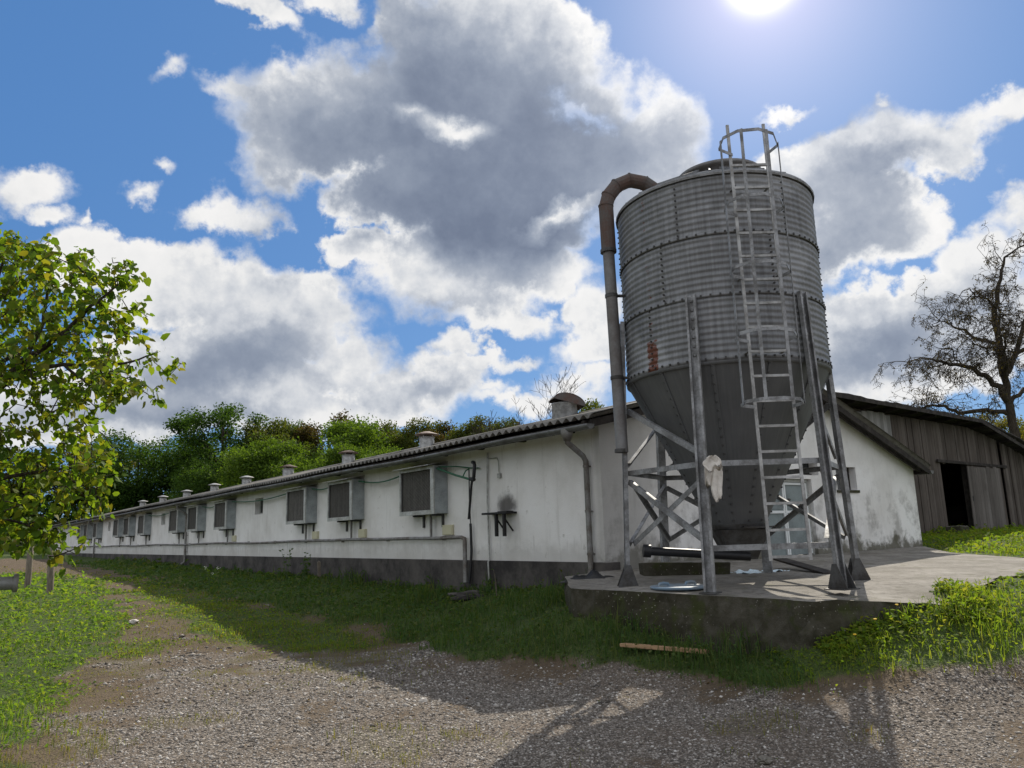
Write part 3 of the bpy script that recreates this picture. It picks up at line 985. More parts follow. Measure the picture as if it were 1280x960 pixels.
# service pipe along the wall with risers, and its leg to the ground
g = MB()
pts = [(-0.10, t, 1.545 + 0.015 * math.sin(t * 0.7) + (0.02 if 5 < t < 9 else 0)) for t in np.linspace(3.85, 63.5, 60)]
g.tube(pts, 0.034, 8)
g.tube([(-0.10, 3.85, 1.545), (-0.11, 3.74, 1.52), (-0.12, 3.72, 1.42), (-0.16, 3.66, 0.72)], [0.036, 0.042, 0.042, 0.042], 10)
for t in np.arange(4.6, 63, 2.4):
    g.box((-0.07, t - 0.015, 1.50), (0.0, t + 0.015, 1.585))
g.build('water_pipe', M['pipe'], house)
g = MB()
g.tube([(-0.035, 3.02, 3.1), (-0.035, 3.06, 2.2), (-0.045, 3.02, 1.13), (-0.075, 3.02, 1.10), (-0.075, 3.0, 0.78)], 0.016, 8)
g.tube([(-0.03, 3.02, 2.98), (-0.03, 2.72, 2.97), (-0.03, 2.68, 2.90), (-0.03, 2.67, 2.66)], 0.010, 6)
g.box((-0.05, 2.63, 2.6), (0.0, 2.71, 2.68))
g.build('conduit', M['frame_pale'], house)
g = MB()
g.tube([(-0.06, 3.62, 2.86), (-0.05, 3.64, 2.3), (-0.06, 3.6, 1.8)], 0.011, 6)
g.tube([(-0.06, 3.6, 1.8), (-0.07, 3.57, 1.3), (-0.09, 3.58, 0.95), (-0.12, 3.6, 0.70)], 0.026, 8)
g.build('black_cable', M['black_pipe'], house)
# angled tap pipe with its two stays
g = MB()
g.tube([(-0.22, 3.25, 2.93), (-0.24, 3.17, 2.92), (-0.25, 3.14, 2.86), (-0.25, 3.17, 2.66), (-0.25, 3.22, 2.58)], 0.035, 8)
g.tube([(-0.25, 3.22, 2.62), (-0.25, 3.26, 2.5), (-0.25, 3.37, 1.88)], 0.024, 8)
g.tube([(-0.25, 3.16, 2.6), (-0.25, 3.30, 2.62)], 0.036, 8)
g.build('tap_pipe', M['black_pipe'], house)
g = MB()
g.tube([(-0.25, 3.28, 2.61), (-0.25, 3.8, 2.73), (-0.24, 4.5, 2.92)], 0.022, 7)
g.tube([(-0.05, 3.30, 2.83), (-0.06, 3.6, 2.86), (-0.12, 4.0, 2.92), (-0.2, 4.5, 2.95)], 0.014, 6)
g.tube([(-0.06, 3.62, 2.84), (-0.15, 3.6, 2.8), (-0.25, 3.55, 2.68)], 0.012, 6)
g.build('stay', M['green_hose'], house)

# evaporative cooling boxes: one built with its parts, the others copied
BOX_T = [4.5, 8.28, 11.15, 18.15, 21.75, 24.68, 30.85, 34.4, 37.2, 43.9, 47.5, 50.3]
BOX_LABEL = ['cooling box with a tall dark fluted pad, nearest the black tap pipe', 'second cooling box from the near corner, with a wide plain side panel',
             'third cooling box from the near corner, just before the first sunk window', 'fourth cooling box, first one beyond the nearest sunk window',
             'fifth cooling box, middle one of the second set of three', 'sixth cooling box, just beyond the second downpipe on the wall',
             'seventh cooling box, first one beyond the second sunk window', 'eighth cooling box, small in the distance, middle of the third set',
             'ninth cooling box, last of the third set of three', 'tenth cooling box, far along the wall near the tree',
             'eleventh cooling box, far along the wall, behind tree leaves', 'last cooling box at the far end of the wall']


def make_box():
    root = thing('cooling_box', (0, 0, 0), BOX_LABEL[0], 'cooling box', 'cooling boxes along the wall', RZ)
    W, D, H = 1.42, 0.30, 0.96
    h = MB()                                     # open-fronted sheet housing
    h.box((-D, 0, 0), (-0.002, 0.018, H))
    h.box((-D, W - 0.018, 0), (-0.002, W, H))
    h.box((-D, 0.018, 0), (-0.002, W - 0.018, 0.02))
    h.box((-D, 0.018, H - 0.02), (-0.002, W - 0.018, H))
    h.box((-D, -0.012, -0.012), (-D + 0.02, 0.0, H), 0)
    h.build('housing', M['panel'], root)
    p = MB()
    p.box((-D + 0.025, 0.02, 0.022), (-D + 0.13, W - 0.02, H - 0.022))
    p.build('pad', M['cool_pad'], root)
    f = MB()
    x0, x1 = -D - 0.03, -D - 0.002
    f.box((x0, 0.0, -0.01), (x1, 0.13, H))
    f.box((x0, W - 0.05, -0.01), (x1, W, H))
    f.box((x0, 0.13, -0.01), (x1, W - 0.05, 0.075))
    f.box((x0, 0.13, H - 0.07), (x1, W - 0.05, H))
    f.build('frame', M['frame_pale'], root)
    l = MB()
    l.add([(-D - 0.17, -0.03, H - 0.01), (-D - 0.17, W + 0.03, H - 0.01), (0.0, W + 0.03, H + 0.075), (0.0, -0.03, H + 0.075),
           (-D - 0.17, -0.03, H + 0.004), (-D - 0.17, W + 0.03, H + 0.004), (0.0, W + 0.03, H + 0.087), (0.0, -0.03, H + 0.087)],
          [(0, 1, 2, 3), (7, 6, 5, 4), (0, 4, 5, 1), (1, 5, 6, 2), (2, 6, 7, 3), (3, 7, 4, 0)])
    l.build('lid', M['zinc_pale'], root)
    for y in (0.16, W - 0.5):
        b = MB()
        b.box((-D + 0.02, y - 0.02, -0.045), (-0.002, y + 0.02, -0.006))
        b.box((-0.045, y - 0.02, -0.27), (-0.003, y + 0.02, -0.045))
        b.build('bracket', M['dark_steel'], root)
    r = MB()
    r.tube([(-0.10, 0.5, -0.008), (-0.10, 0.5, -0.46)], 0.028, 8)
    r.build('riser', M['pipe'], root)
    return root


box0 = make_box()
for i, t in enumerate(BOX_T):
    o = box0 if i == 0 else copy_tree(box0)
    o.location = BM @ Vector((0, t, 2.03))
    o['label'] = BOX_LABEL[i]
for t in (4.3, 8.15, 11.0, 18.0):
    g = MB()
    g.box((-0.055, t - 0.02, 1.60), (-0.002, t + 0.34, 1.80))
    g.box((-0.062, t + 0.0, 1.615), (-0.056, t + 0.32, 1.785))
    g.build('junction_box', M['junction'], house, bevel=0.008)
# sagging green hose from box to box
for a, b in ((5.95, 8.25), (9.72, 11.12), (12.6, 18.1), (19.6, 21.7), (26.1, 30.8)):
    ts = np.linspace(a, b, 10)
    g = MB()
    g.tube([(-0.16, t, 2.93 - 0.10 * math.sin(PI * i / 9) * min(1, (b - a) / 2.3)) for i, t in enumerate(ts)], 0.017, 6)
    g.build('hose', M['green_hose'], house)

# bracket shelf under the soot mark
sh = thing('wall_shelf', BM @ Vector((0, 2.2, 1.89)), 'small black iron shelf with two hanging legs under a soot mark', 'shelf', rz=RZ)
g = MB()
g.box((-0.24, 0.0, 0.05), (-0.002, 0.76, 0.085))
g.box((-0.18, 0.05, 0.088), (-0.04, 0.34, 0.10))
g.build('shelf_plate', M['black_iron'], sh)
for y in (0.12, 0.36):
    g = MB()
    g.box((-0.22, y - 0.025, -0.34), (-0.17, y + 0.025, 0.048))
    g.bar((-0.195, y, -0.02), (-0.01, y, -0.25), 0.022, 0.022)
    g.build('leg', M['black_iron'], sh)

# roof vents near the ridge
VENT_T = [13.5, 19.65, 26.2, 32.2, 38.0, 44.2, 50.7, 57.3]


def vent():
    g = MB()
    g.lathe([(0.23, -0.25), (0.23, 0.36)], 20)
    g.lathe([(0.245, 0.33), (0.245, 0.36), (0.0, 0.36)], 20)
    for a in range(4):
        x, y = 0.2 * math.cos(a * PI / 2 + 0.5), 0.2 * math.sin(a * PI / 2 + 0.5)
        g.box((x - 0.012, y - 0.012, 0.36), (x + 0.012, y + 0.012, 0.49))
    body = g.build('roof_vent', M['zinc_pale'], house)
    c = MB()
    c.lathe([(0.0, 0.42), (0.37, 0.435), (0.375, 0.45), (0.33, 0.475), (0.10, 0.56), (0.0, 0.575)], 24)
    c.build('vent_cap', M['vent_cap'], body)
    return body


v0 = vent()
cap_pale = v0.children[0].copy()
cap_pale.data = cap_pale.data.copy()
cap_pale.data.materials[0] = M['zinc_pale']
for i, t in enumerate(VENT_T):
    if i == 0:
        o = v0
    elif i in (1, 2):
        o = copy_tree(v0, house)
    else:
        o = v0.copy()
        COL.objects.link(o)
        c = cap_pale.copy()
        COL.objects.link(c)
        c.parent = o
    o.location = (4.8, t, roof_z(4.8))
    if i == 0:
        o.scale = (1.08, 1.08, 0.95)
    elif i > 2:
        o.scale = (1, 1, 0.85)
bpy.data.objects.remove(cap_pale)
# the big cowl: a zinc drum under a curved rusty hood
g = MB()
g.lathe([(0.33, -0.3), (0.33, 0.36), (0.345, 0.37), (0.345, 0.40), (0.30, 0.40), (0.30, 0.1)], 28)
cow = g.build('ventilation_drum', M['zinc_pale'], house)
cow.location = (4.7, 6.25, roof_z(4.7))
h = MB()
n = 14
vs = []
for th in (0.0, 0.018):
    for i in range(n + 1):
        a = PI * (0.02 + 0.96 * i / n)
        for y in (-0.36, 0.36):
            vs.append((-(0.41 + th) * math.cos(a), y, 0.36 + (0.22 + th) * math.sin(a)))
m = 2 * (n + 1)
fs = []
for i in range(n):
    fs += [(2 * i, 2 * i + 1, 2 * i + 3, 2 * i + 2), (m + 2 * i + 2, m + 2 * i + 3, m + 2 * i + 1, m + 2 * i)]
    fs += [(2 * i, 2 * i + 2, m + 2 * i + 2, m + 2 * i), (2 * i + 3, 2 * i + 1, m + 2 * i + 1, m + 2 * i + 3)]
h.add(vs, fs, 0, True)
for y in (-0.355, 0.345):                 # end plates
    ar = [(-0.41 * math.cos(PI * i / n), y, 0.36 + 0.22 * math.sin(PI * i / n)) for i in range(n + 1)]
    br = [(x_, y_ + 0.012, z_) for x_, y_, z_ in ar]
    h.add(ar + br, [tuple(range(n + 1)), tuple(range(2 * n + 1, n, -1))])
ho = h.build('hood', M['rust'], cow)
ho.location = (-0.04, 0.0, 0.03)
ho.rotation_euler = (0, R(15), R(-28))

# ------------------------------------------------------------------ feed silo on its legs
PADZ = 0.90
SC = Vector((2.78, 9.80, PADZ))
silo = thing('feed_silo', SC, 'tall corrugated metal feed silo on six legs with a caged ladder', 'silo')
RC, ZB, ZT = 1.26, 2.60, 4.87


def drum():
    g = MB()
    nw, sub, seg = 30, 6, 112
    prof = []
    H = ZT - ZB
    for i in range(nw * sub + 1):
        z = ZB + H * i / (nw * sub)
        tier = int(min(2, (z - ZB) / (H / 3)))
        off = (0.004, 0.0, 0.004)[tier]
        prof.append((RC + off + 0.0075 * math.sin(2 * PI * i / sub), z))
    g.lathe(prof, seg)
    # sheet laps and rims
    for z, r, h in ((ZB - 0.03, RC + 0.012, 0.065), (ZB + H / 3 - 0.02, RC + 0.0165, 0.035), (ZB + 2 * H / 3 - 0.02, RC + 0.0165, 0.035), (ZT - 0.03, RC + 0.02, 0.05)):
        g.lathe([(r - 0.004, z), (r, z), (r, z + h), (r - 0.004, z + h)], seg)
    b = g
    bolt = [(-0.011, -0.011), (0.011, -0.011), (0.011, 0.011), (-0.011, 0.011)]

    def dot(a, z, r, s=1.0):
        c, sn = math.cos(a), math.sin(a)
        vs = []
        for rr in (r - 0.01, r + 0.012):
            for x, y in bolt:
                vs.append((rr * c - x * s * sn, rr * sn + x * s * c, z + y * s))
        b.add(vs, [(4, 5, 6, 7), (0, 4, 7, 3), (1, 2, 6, 5), (0, 1, 5, 4), (3, 7, 6, 2)], 1)
    for z in (ZB + 0.0, ZB + H / 3, ZB + 2 * H / 3):
        for i in range(72):
            dot(2 * PI * i / 72, z, RC + 0.016)
    for k in range(6):
        for tier in range(3):
            a = R(60 * k + 33 + 11 * tier)
            for i in range(10):
                dot(a, ZB + H / 3 * (tier + (i + 0.5) / 10), RC + 0.014, 0.8)
    return g.build('drum', [M['silo_sheet'], M['bolt']], silo)


drum()
g = MB()
g.lathe([(RC + 0.035, ZT - 0.035), (RC + 0.04, ZT - 0.01), (RC + 0.005, ZT + 0.02), (0.50, ZT + 0.40)], 48, smooth=False)
for k in range(24):                       # folded seams of the roof sheets
    a = 2 * PI * k / 24
    g.bar((1.25 * math.cos(a), 1.25 * math.sin(a), ZT + 0.035), (0.5 * math.cos(a), 0.5 * math.sin(a), ZT + 0.42), 0.02, 0.03)
top = g.build('silo_roof', M['zinc'], silo)
g = MB()
g.lathe([(0.505, ZT + 0.24), (0.505, ZT + 0.50), (0.56, ZT + 0.505), (0.565, ZT + 0.55), (0.50, ZT + 0.575), (0.0, ZT + 0.66)], 40)
g.lathe([(0.515, ZT + 0.42), (0.52, ZT + 0.43), (0.515, ZT + 0.44)], 40)
lo = g.build('lid', M['rusty'], top)
lo.location = (0.12, -0.04, -0.05)

# hopper cone with lapped, bolted seams
R1, Z1, R0, Z0 = RC + 0.004, ZB - 0.03, 0.33, 0.72
g = MB()
g.lathe([(R1, Z1), (R0, Z0)], 64)
g.lathe([(R1 + 0.014, Z1 + 0.0), (R1 + 0.012, Z1 - 0.035), (R1 - 0.02, Z1 - 0.04)], 64)
for k in range(12):
    a = R(30 * k + 8)
    p = Vector((math.cos(a), math.sin(a), 0))
    g.bar(p * (R1 + 0.002) + Vector((0, 0, Z1 - 0.02)), p * (R0 + 0.002) + Vector((0, 0, Z0 + 0.02)), 0.045, 0.006, up=p)
b = g
for k in range(12):
    a = R(30 * k + 8)
    n_ = 19
    for i in range(n_):
        f = (i + 0.5) / n_
        r, z = R1 + (R0 - R1) * f + 0.004, Z1 + (Z0 - Z1) * f
        for da in (-0.012,):
            aa = a + da / max(r, 0.2)
            b.box((r * math.cos(aa) - 0.011, r * math.sin(aa) - 0.011, z - 0.011), (r * math.cos(aa) + 0.011, r * math.sin(aa) + 0.011, z + 0.011), 1)
hop = g.build('hopper', [M['hopper'], M['bolt']], silo)
# outlet boot, slide plate and auger tube
g = MB()
g.lathe([(0.335, Z0 + 0.03), (0.335, Z0 - 0.05), (0.30, Z0 - 0.07)], 32)
s0, s1, za, zb_ = 0.30, 0.16, Z0 - 0.06, 0.30
g.add([(-s0, -s0, za), (s0, -s0, za), (s0, s0, za), (-s0, s0, za), (-s1, -s1, zb_), (s1, -s1, zb_), (s1, s1, zb_), (-s1, s1, zb_)],
      [(3, 2, 1, 0), (4, 5, 6, 7), (0, 1, 5, 4), (1, 2, 6, 5), (2, 3, 7, 6), (3, 0, 4, 7)])
g.box((-0.05, -0.42, Z0 - 0.045), (0.34, 0.3, Z0 - 0.025))
g.build('outlet_boot', M['dark_steel'], silo)
g = MB()
g.tube([(0.05, -0.22, 0.335), (-0.6, -0.21, 0.39), (-1.22, -0.20, 0.44)], 0.052, 12)
g.tube([(-1.15, -0.20, 0.434), (-1.24, -0.20, 0.442)], 0.078, 12)
g.build('auger_tube', M['black_pipe'], silo)

# six channel legs; three of them stand on gusseted shoes
LR, LZ = 1.40, 3.38
leg_pos = []
chan = [(-0.062, 0.0), (-0.062, 0.052), (-0.036, 0.052), (-0.036, 0.046), (-0.055, 0.046), (-0.055, 0.007), (0.055, 0.007), (0.055, 0.046), (0.036, 0.046), (0.036, 0.052), (0.062, 0.052), (0.062, 0.0)]
for k in range(6):
    a = R(180 + 60 * k)
    rad = Vector((math.cos(a), math.sin(a), 0))
    tan = Vector((-math.sin(a), math.cos(a), 0))
    foot, head = rad * LR, rad * (RC + 0.022) + Vector((0, 0, LZ))
    leg_pos.append((rad, tan, foot, head))
    g = MB()
    base = foot + Vector((0, 0, 0.012))
    d = (head - base).normalized()
    nn = d.cross(tan)
    pr = chan if nn.dot(rad) > 0 else [(x, -y) for x, y in reversed(chan)]
    g.profile(base, head, pr, tan)
    for z in np.arange(ZB + 0.05, LZ - 0.05, 0.11):
        p = base + (head - base) * (z / LZ) + rad * 0.012
        g.box(p - Vector((0.014, 0.014, 0.014)), p + Vector((0.014, 0.014, 0.014)))
    lo = g.build('leg', M['zinc'], silo)
    s = MB()
    if k in (0, 2, 3):
        s.box((-0.11, -0.13, 0.0), (0.15, 0.13, 0.012))
        for y in (-0.07, 0.07):
            s.add([(-0.10, y - 0.004, 0.012), (0.15, y - 0.004, 0.012), (0.04, y - 0.004, 0.27), (-0.02, y - 0.004, 0.27), (-0.10, y + 0.004, 0.012), (0.15, y + 0.004, 0.012), (0.04, y + 0.004, 0.27), (-0.02, y + 0.004, 0.27)],
                  [(0, 1, 2, 3), (7, 6, 5, 4), (0, 4, 5, 1), (1, 5, 6, 2), (2, 6, 7, 3), (3, 7, 4, 0)])
    else:
        s.box((-0.09, -0.10, 0.0), (0.11, 0.10, 0.012))
    so = s.build('shoe', M['dark_steel'], lo)
    so.location = foot
    so.rotation_euler = (0, 0, a)


def leg_pt(k, z, out=0.0):
    rad, tan, foot, head = leg_pos[k % 6]
    return foot + (head - foot) * (z / LZ) - rad * (0.012 - out)


angle = [(-0.03, 0.0), (0.03, 0.0), (0.03, 0.006), (-0.024, 0.006), (-0.024, 0.045), (-0.03, 0.045)]


def brace(k0, z0, k1, z1, name='brace', off=0.0):
    g = MB()
    a, b = leg_pt(k0, z0, off), leg_pt(k1, z1, off)
    mid = ((a + b) / 2)
    n = Vector((mid.x, mid.y, 0)).normalized()
    g.bar(a, b, 0.008, 0.062, up=Vector((0, 0, 1)))
    d = (b - a).normalized()
    s = d.cross(n).normalized()
    if s.z < 0:
        s = -s
    g.bar(a + s * 0.029 - n * 0.024, b + s * 0.029 - n * 0.024, 0.044, 0.006, up=s)
    return g.build(name, M['zinc'], silo)


for k in range(6):
    brace(k, 1.40, k + 1, 1.40, 'ring_bar')
for k in (0, 3, 4, 5, 2):
    if k == 2:
        brace(k, 2.15, k + 1, 1.48)
    else:
        brace(k, 2.20, k + 1, 1.50)
    brace(k, 1.29, k + 1, 0.52)
    brace(k, 0.52, k + 1, 1.26, off=-0.05)
brace(1, 0.47, 2, 0.47, 'ring_bar')

# fill pipe up the side and over the rim
g = MB()
X, Y = -1.40, -0.10
g.tube([(X - 0.012, Y, 1.66), (X - 0.025, Y, 2.6), (X - 0.045, Y, 4.35)], 0.077, 14)
body = g.build('fill_pipe', M['rusty'], silo)
e = MB()
arc = [(X - 0.04, Y, 4.34), (X - 0.045, Y, 4.98), (X + 0.00, Y + 0.01, 5.13), (X + 0.12, Y + 0.02, 5.28), (X + 0.30, Y + 0.035, 5.36), (X + 0.50, Y + 0.05, 5.32), (X + 0.80, Y + 0.08, 5.10)]
e.tube(arc, 0.098, 14, smooth=False)
for i in (1, 2, 3, 4, 5):
    d = (Vector(arc[i + 1]) - Vector(arc[i - 1])).normalized() * 0.008
    e.tube([Vector(arc[i]) - d, Vector(arc[i]) + d], 0.105, 14)
e.build('elbow', M['rust'], body)
for z, r in ((4.34, 0.108), (3.72, 0.086), (2.62, 0.086), (1.68, 0.084)):
    x = X - 0.025 - 0.02 * max(0, (z - 2.6) / 1.75)
    c = MB()
    c.tube([(x, Y, z - 0.022), (x, Y, z + 0.022)], r, 14)
    if 2 < z < 4:
        c.bar((X + 0.05, Y, z), (X + 0.14, Y + 0.02, z), 0.04, 0.03)
    c.build('pipe_clamp', M['dark_steel'], body)

# ladder with its safety cage
lad = node_empty('ladder', silo, (0.09, -1.45, 0))
for x, xb, xt in ((-0.215, -0.19, -0.235), (0.215, 0.235, 0.19)):
    g = MB()
    g.bar((xb, 0, 0.33), (xt, 0, 5.36), 0.034, 0.018, up=(0, 1, 0))
    g.build('rail', M['zinc_pale'], lad)
for i in range(17):
    g = MB()
    z = 0.37 + 0.2795 * i
    sh_ = 0.022 - 0.0088 * z
    g.bar((-0.21 + sh_, 0.0, z), (0.21 + sh_, 0.0, z), 0.028, 0.028)
    g.build('rung', M['zinc_pale'], lad)
for z in (2.62, 3.5, 4.6):
    g = MB()
    for x in (-0.205, 0.205):
        g.bar((x, 0.0, z), (x, 0.20, z), 0.03, 0.008)
    g.build('standoff', M['zinc'], lad)
hoop = [(-0.205, 0.0), (-0.40, -0.14), (-0.42, -0.40), (-0.30, -0.55), (-0.08, -0.58), (0.12, -0.47), (0.26, -0.20), (0.205, 0.0)]
for z in (1.98, 2.72, 3.46, 4.22, 4.98):
    g = MB()
    for p, q in zip(hoop[:-1], hoop[1:]):
        d = (Vector((*q, 0)) - Vector((*p, 0))).normalized() * 0.004
        g.bar(Vector((*p, z)) - d, Vector((*q, z)) + d, 0.006, 0.036)
    g.build('cage_hoop', M['zinc'], lad)
for x, y in ((-0.415, -0.30), (-0.26, -0.555), (0.02, -0.525), (0.245, -0.23)):
    g = MB()
    d = Vector((x, y + 0.2, 0)).normalized()
    g.bar(Vector((x, y, 1.97)) + d * 0.009, Vector((x, y, 5.0)) + d * 0.009, 0.034, 0.006, up=d)
    g.build('cage_strip', M['zinc'], lad)

# ------------------------------------------------------------------ the lie of the land
SPOT = np.array([
    (0, 0, 0), (-3, 2, 0), (3, 2, 0), (-6, 0, 0), (6, 0, 0), (0, 5, 0), (-2.5, 5, 0), (2.5, 4.9, 0.0), (0, 7.5, 0), (2.4, 6.4, 0.16),
    (4.85, 7.2, 0.20), (2.71, 7.45, 0.40), (1.9, 7.86, 0.20), (1.2, 8.6, 0.30), (0.6, 9.8, 0.50), (0.5, 8.55, 0.04), (-0.4, 9.4, 0.04), (-1.7, 11.5, 0.04),
    (1.3, 11.9, 0.70), (0.5, 13.0, 0.70), (-2.9, 12.2, 0.02), (-4.5, 13.5, 0.10), (-8.7, 20.1, 0.37), (-6.9, 12.3, 0.10), (-4.6, 6.9, 0.04),
    (-12.5, 21, 0.40), (-15, 24.5, 0.40), (-30, 40, 0.8), (-40, 60, 1.0), (-5.0, 20.3, 0.62), (-10.7, 27.8, 0.66), (-22.7, 43.8, 0.80), (-38, 64.8, 0.92),
    (10.9, 19.2, 1.1), (-13, 51, 1.2), (-28, 72, 1.2), (5, 14.5, 0.80), (9.2, 17.9, 0.93), (9.5, 15, 0.92), (7.8, 11, 0.95), (6.6, 9.9, 0.88),
    (12, 12, 1.0), (16, 16, 1.12), (14, 24.5, 1.2), (18, 28, 1.25), (25, 30, 1.3), (12, 8, 0.7), (10, 5, 0.25), (15, 0, 0.1), (3.4, 9.2, 0.55),
    (4.45, 8.0, 0.80), (5.3, 8.7, 0.78), (3.1, 7.5, 0.64), (3.6, 7.62, 0.70), (4.1, 7.7, 0.73), (3.8, 7.3, 0.64), (3.4, 7.0, 0.42), (4.3, 7.1, 0.48), (2.2, 10.8, 0.6), (3.6, 7.35, 0.32), (4.2, 10.4, 0.75), (0, 100, 3), (60, 60, 2.5), (60, 0, 0.5), (-60, 0, 0), (0, -60, 0), (-60, 100, 3),
    (60, 150, 6), (-100, 150, 6), (0, 220, 8), (-14, 8, 0.05), (-20, 14, 0.25), (-0.4, 8.1, 0.0), (-2.2, 10.3, 0.02), (0.3, 6.3, 0.0), (-1.2, 9.4, 0.02), (4.2, 5.7, 0.05), (5.3, 5.6, 0.07), (4.2, 6.6, 0.17), (5.6, 6.5, 0.21), (6.6, 6.6, 0.27), (3.3, 6.1, 0.12), (7.2, 5.0, 0.14), (6.3, 8.3, 0.62), (7.5, 8.6, 0.70), (5.2, 7.9, 0.55), (3.3, 7.3, 0.59), (8.5, 6.5, 0.35), (1.0, 6.8, 0.05)], float)
_c2 = 1.2 ** 2


def _phi(x, y):
    return np.sqrt((x[:, None] - SPOT[None, :, 0]) ** 2 + (y[:, None] - SPOT[None, :, 1]) ** 2 + _c2)


_A = _phi(SPOT[:, 0], SPOT[:, 1]) - 1e-2 * np.eye(len(SPOT))
_n = len(SPOT)
_B = np.zeros((_n + 1, _n + 1))
_B[:_n, :_n] = _A
_B[:_n, _n] = 1
_B[_n, :_n] = 1
_W = np.linalg.solve(_B, np.append(SPOT[:, 2], 0))


def ground_z(x, y):
    x = np.atleast_1d(np.asarray(x, float))
    y = np.atleast_1d(np.asarray(y, float))
    out = np.empty(len(x))
    for s in range(0, len(x), 20000):
        e = slice(s, s + 20000)
        out[e] = _phi(x[e], y[e]) @ _W[:_n] + _W[_n]
    r = np.hypot(x, y)
    far = np.clip((r - 150) / 150, 0, 1)
    out = out * (1 - far) + 3.0 * far
    # hollows and wheel ruts
    out += 0.012 * np.sin(x * 2.1 + 0.7 * y) * np.sin(y * 1.7 - 0.4 * x) + 0.008 * np.sin(x * 5.3 - y * 3.1) * np.sin(y * 4.1 + x * 2.2)
    return out


def gz(x, y):
    return float(ground_z([x], [y])[0])


# ------------------------------------------------------------------ what grows where
VERGE = [(-60, 75), (-28.0, 46.9), (-12.1, 25.5), (-6.63, 17.5), (-4.28, 14.8), (-2.79, 13.3), (-1.31, 11.0), (-0.36, 9.6), (0.21, 9.05), (0.86, 8.6),
         (1.62, 7.75), (2.21, 6.95), (2.6, 6.75), (3.0, 6.7), (3.45, 6.85), (4.19, 7.0), (4.73, 7.1), (6.2, 7.1), (9, 6.8), (14, 8.5), (60, 12), (120, 90), (0, 160)]
STRIP = [(-14.5, 27.0), (-12.2, 24.2), (-9.97, 21.5), (-6.95, 15.5), (-4.75, 13.0), (-3.15, 11.6), (-2.3, 11.9), (-2.79, 13.3), (-4.28, 14.8), (-6.63, 17.5), (-12.1, 25.5)]
LAWN = [(-60, 40), (-18.4, 30.9), (-12.6, 24.9), (-10.2, 19.8), (-7.87, 15.7), (-6.4, 13.2), (-6.02, 12.1), (-5.76, 10.8), (-5.65, 10.0), (-5.11, 8.8), (-4.49, 7.5), (-4.1, 6.5),
        (-4.6, 4.0), (-7, 0), (-60, -20)]
OLIVE = [(-6.79, 13.6), (-5.58, 12.9), (-4.94, 11.4), (-5.61, 11.2)]
TUFT = [(-4.3, 6.38), (-3.56, 6.23), (-3.3, 5.6), (-4.5, 5.4)]


def poly_sd(poly, x, y):
    """signed distance, positive inside"""
    p = np.array(poly)
    q = np.roll(p, -1, 0)
    d2 = np.full(len(x), 1e18)
    ins = np.zeros(len(x), bool)
    for (ax, ay), (bx, by) in zip(p, q):
        ex, ey = bx - ax, by - ay
        t = np.clip(((x - ax) * ex + (y - ay) * ey) / (ex * ex + ey * ey), 0, 1)
        d2 = np.minimum(d2, (x - ax - t * ex) ** 2 + (y - ay - t * ey) ** 2)
        c = (ay > y) != (by > y)
        with np.errstate(divide='ignore', invalid='ignore'):
            ins ^= c & (x < ex * (y - ay) / (ey if ey else 1e-12) + ax)
    return np.where(ins, 1, -1) * np.sqrt(d2)


PAD_POLY = [(2.71, 7.50), (4.35, 7.92), (4.47, 8.62), (6.70, 10.35), (8.15, 11.95), (8.8, 13.2), (9.26, 17.92), (1.40, 12.02), (0.67, 11.2), (0.66, 9.98)]


class VNoise:
    """tileable value noise on a lattice"""

    def __init__(self, seed, n=256):
        self.g = np.random.default_rng(seed).random((n, n))
        self.n = n

    def __call__(self, x, y, oct=4, rough=0.55):
        s, a, tot = np.zeros(len(x)), 1.0, 0.0
        for o in range(oct):
            f = 2 ** o
            u, v = x * f + 17.3 * o, y * f + 9.1 * o
            i, j = np.floor(u).astype(int), np.floor(v).astype(int)
            fu, fv = u - i, v - j
            fu, fv = fu * fu * (3 - 2 * fu), fv * fv * (3 - 2 * fv)
            g, n = self.g, self.n
            q = (g[i % n, j % n] * (1 - fu) + g[(i + 1) % n, j % n] * fu) * (1 - fv) + (g[i % n, (j + 1) % n] * (1 - fu) + g[(i + 1) % n, (j + 1) % n] * fu) * fv
            s += a * q
            tot += a
            a *= rough
        return s / tot


VN = VNoise(5)
VN2 = VNoise(8)


def sstep(v, a, b):
    t = np.clip((v - a) / (b - a), 0, 1)
    return t * t * (3 - 2 * t)


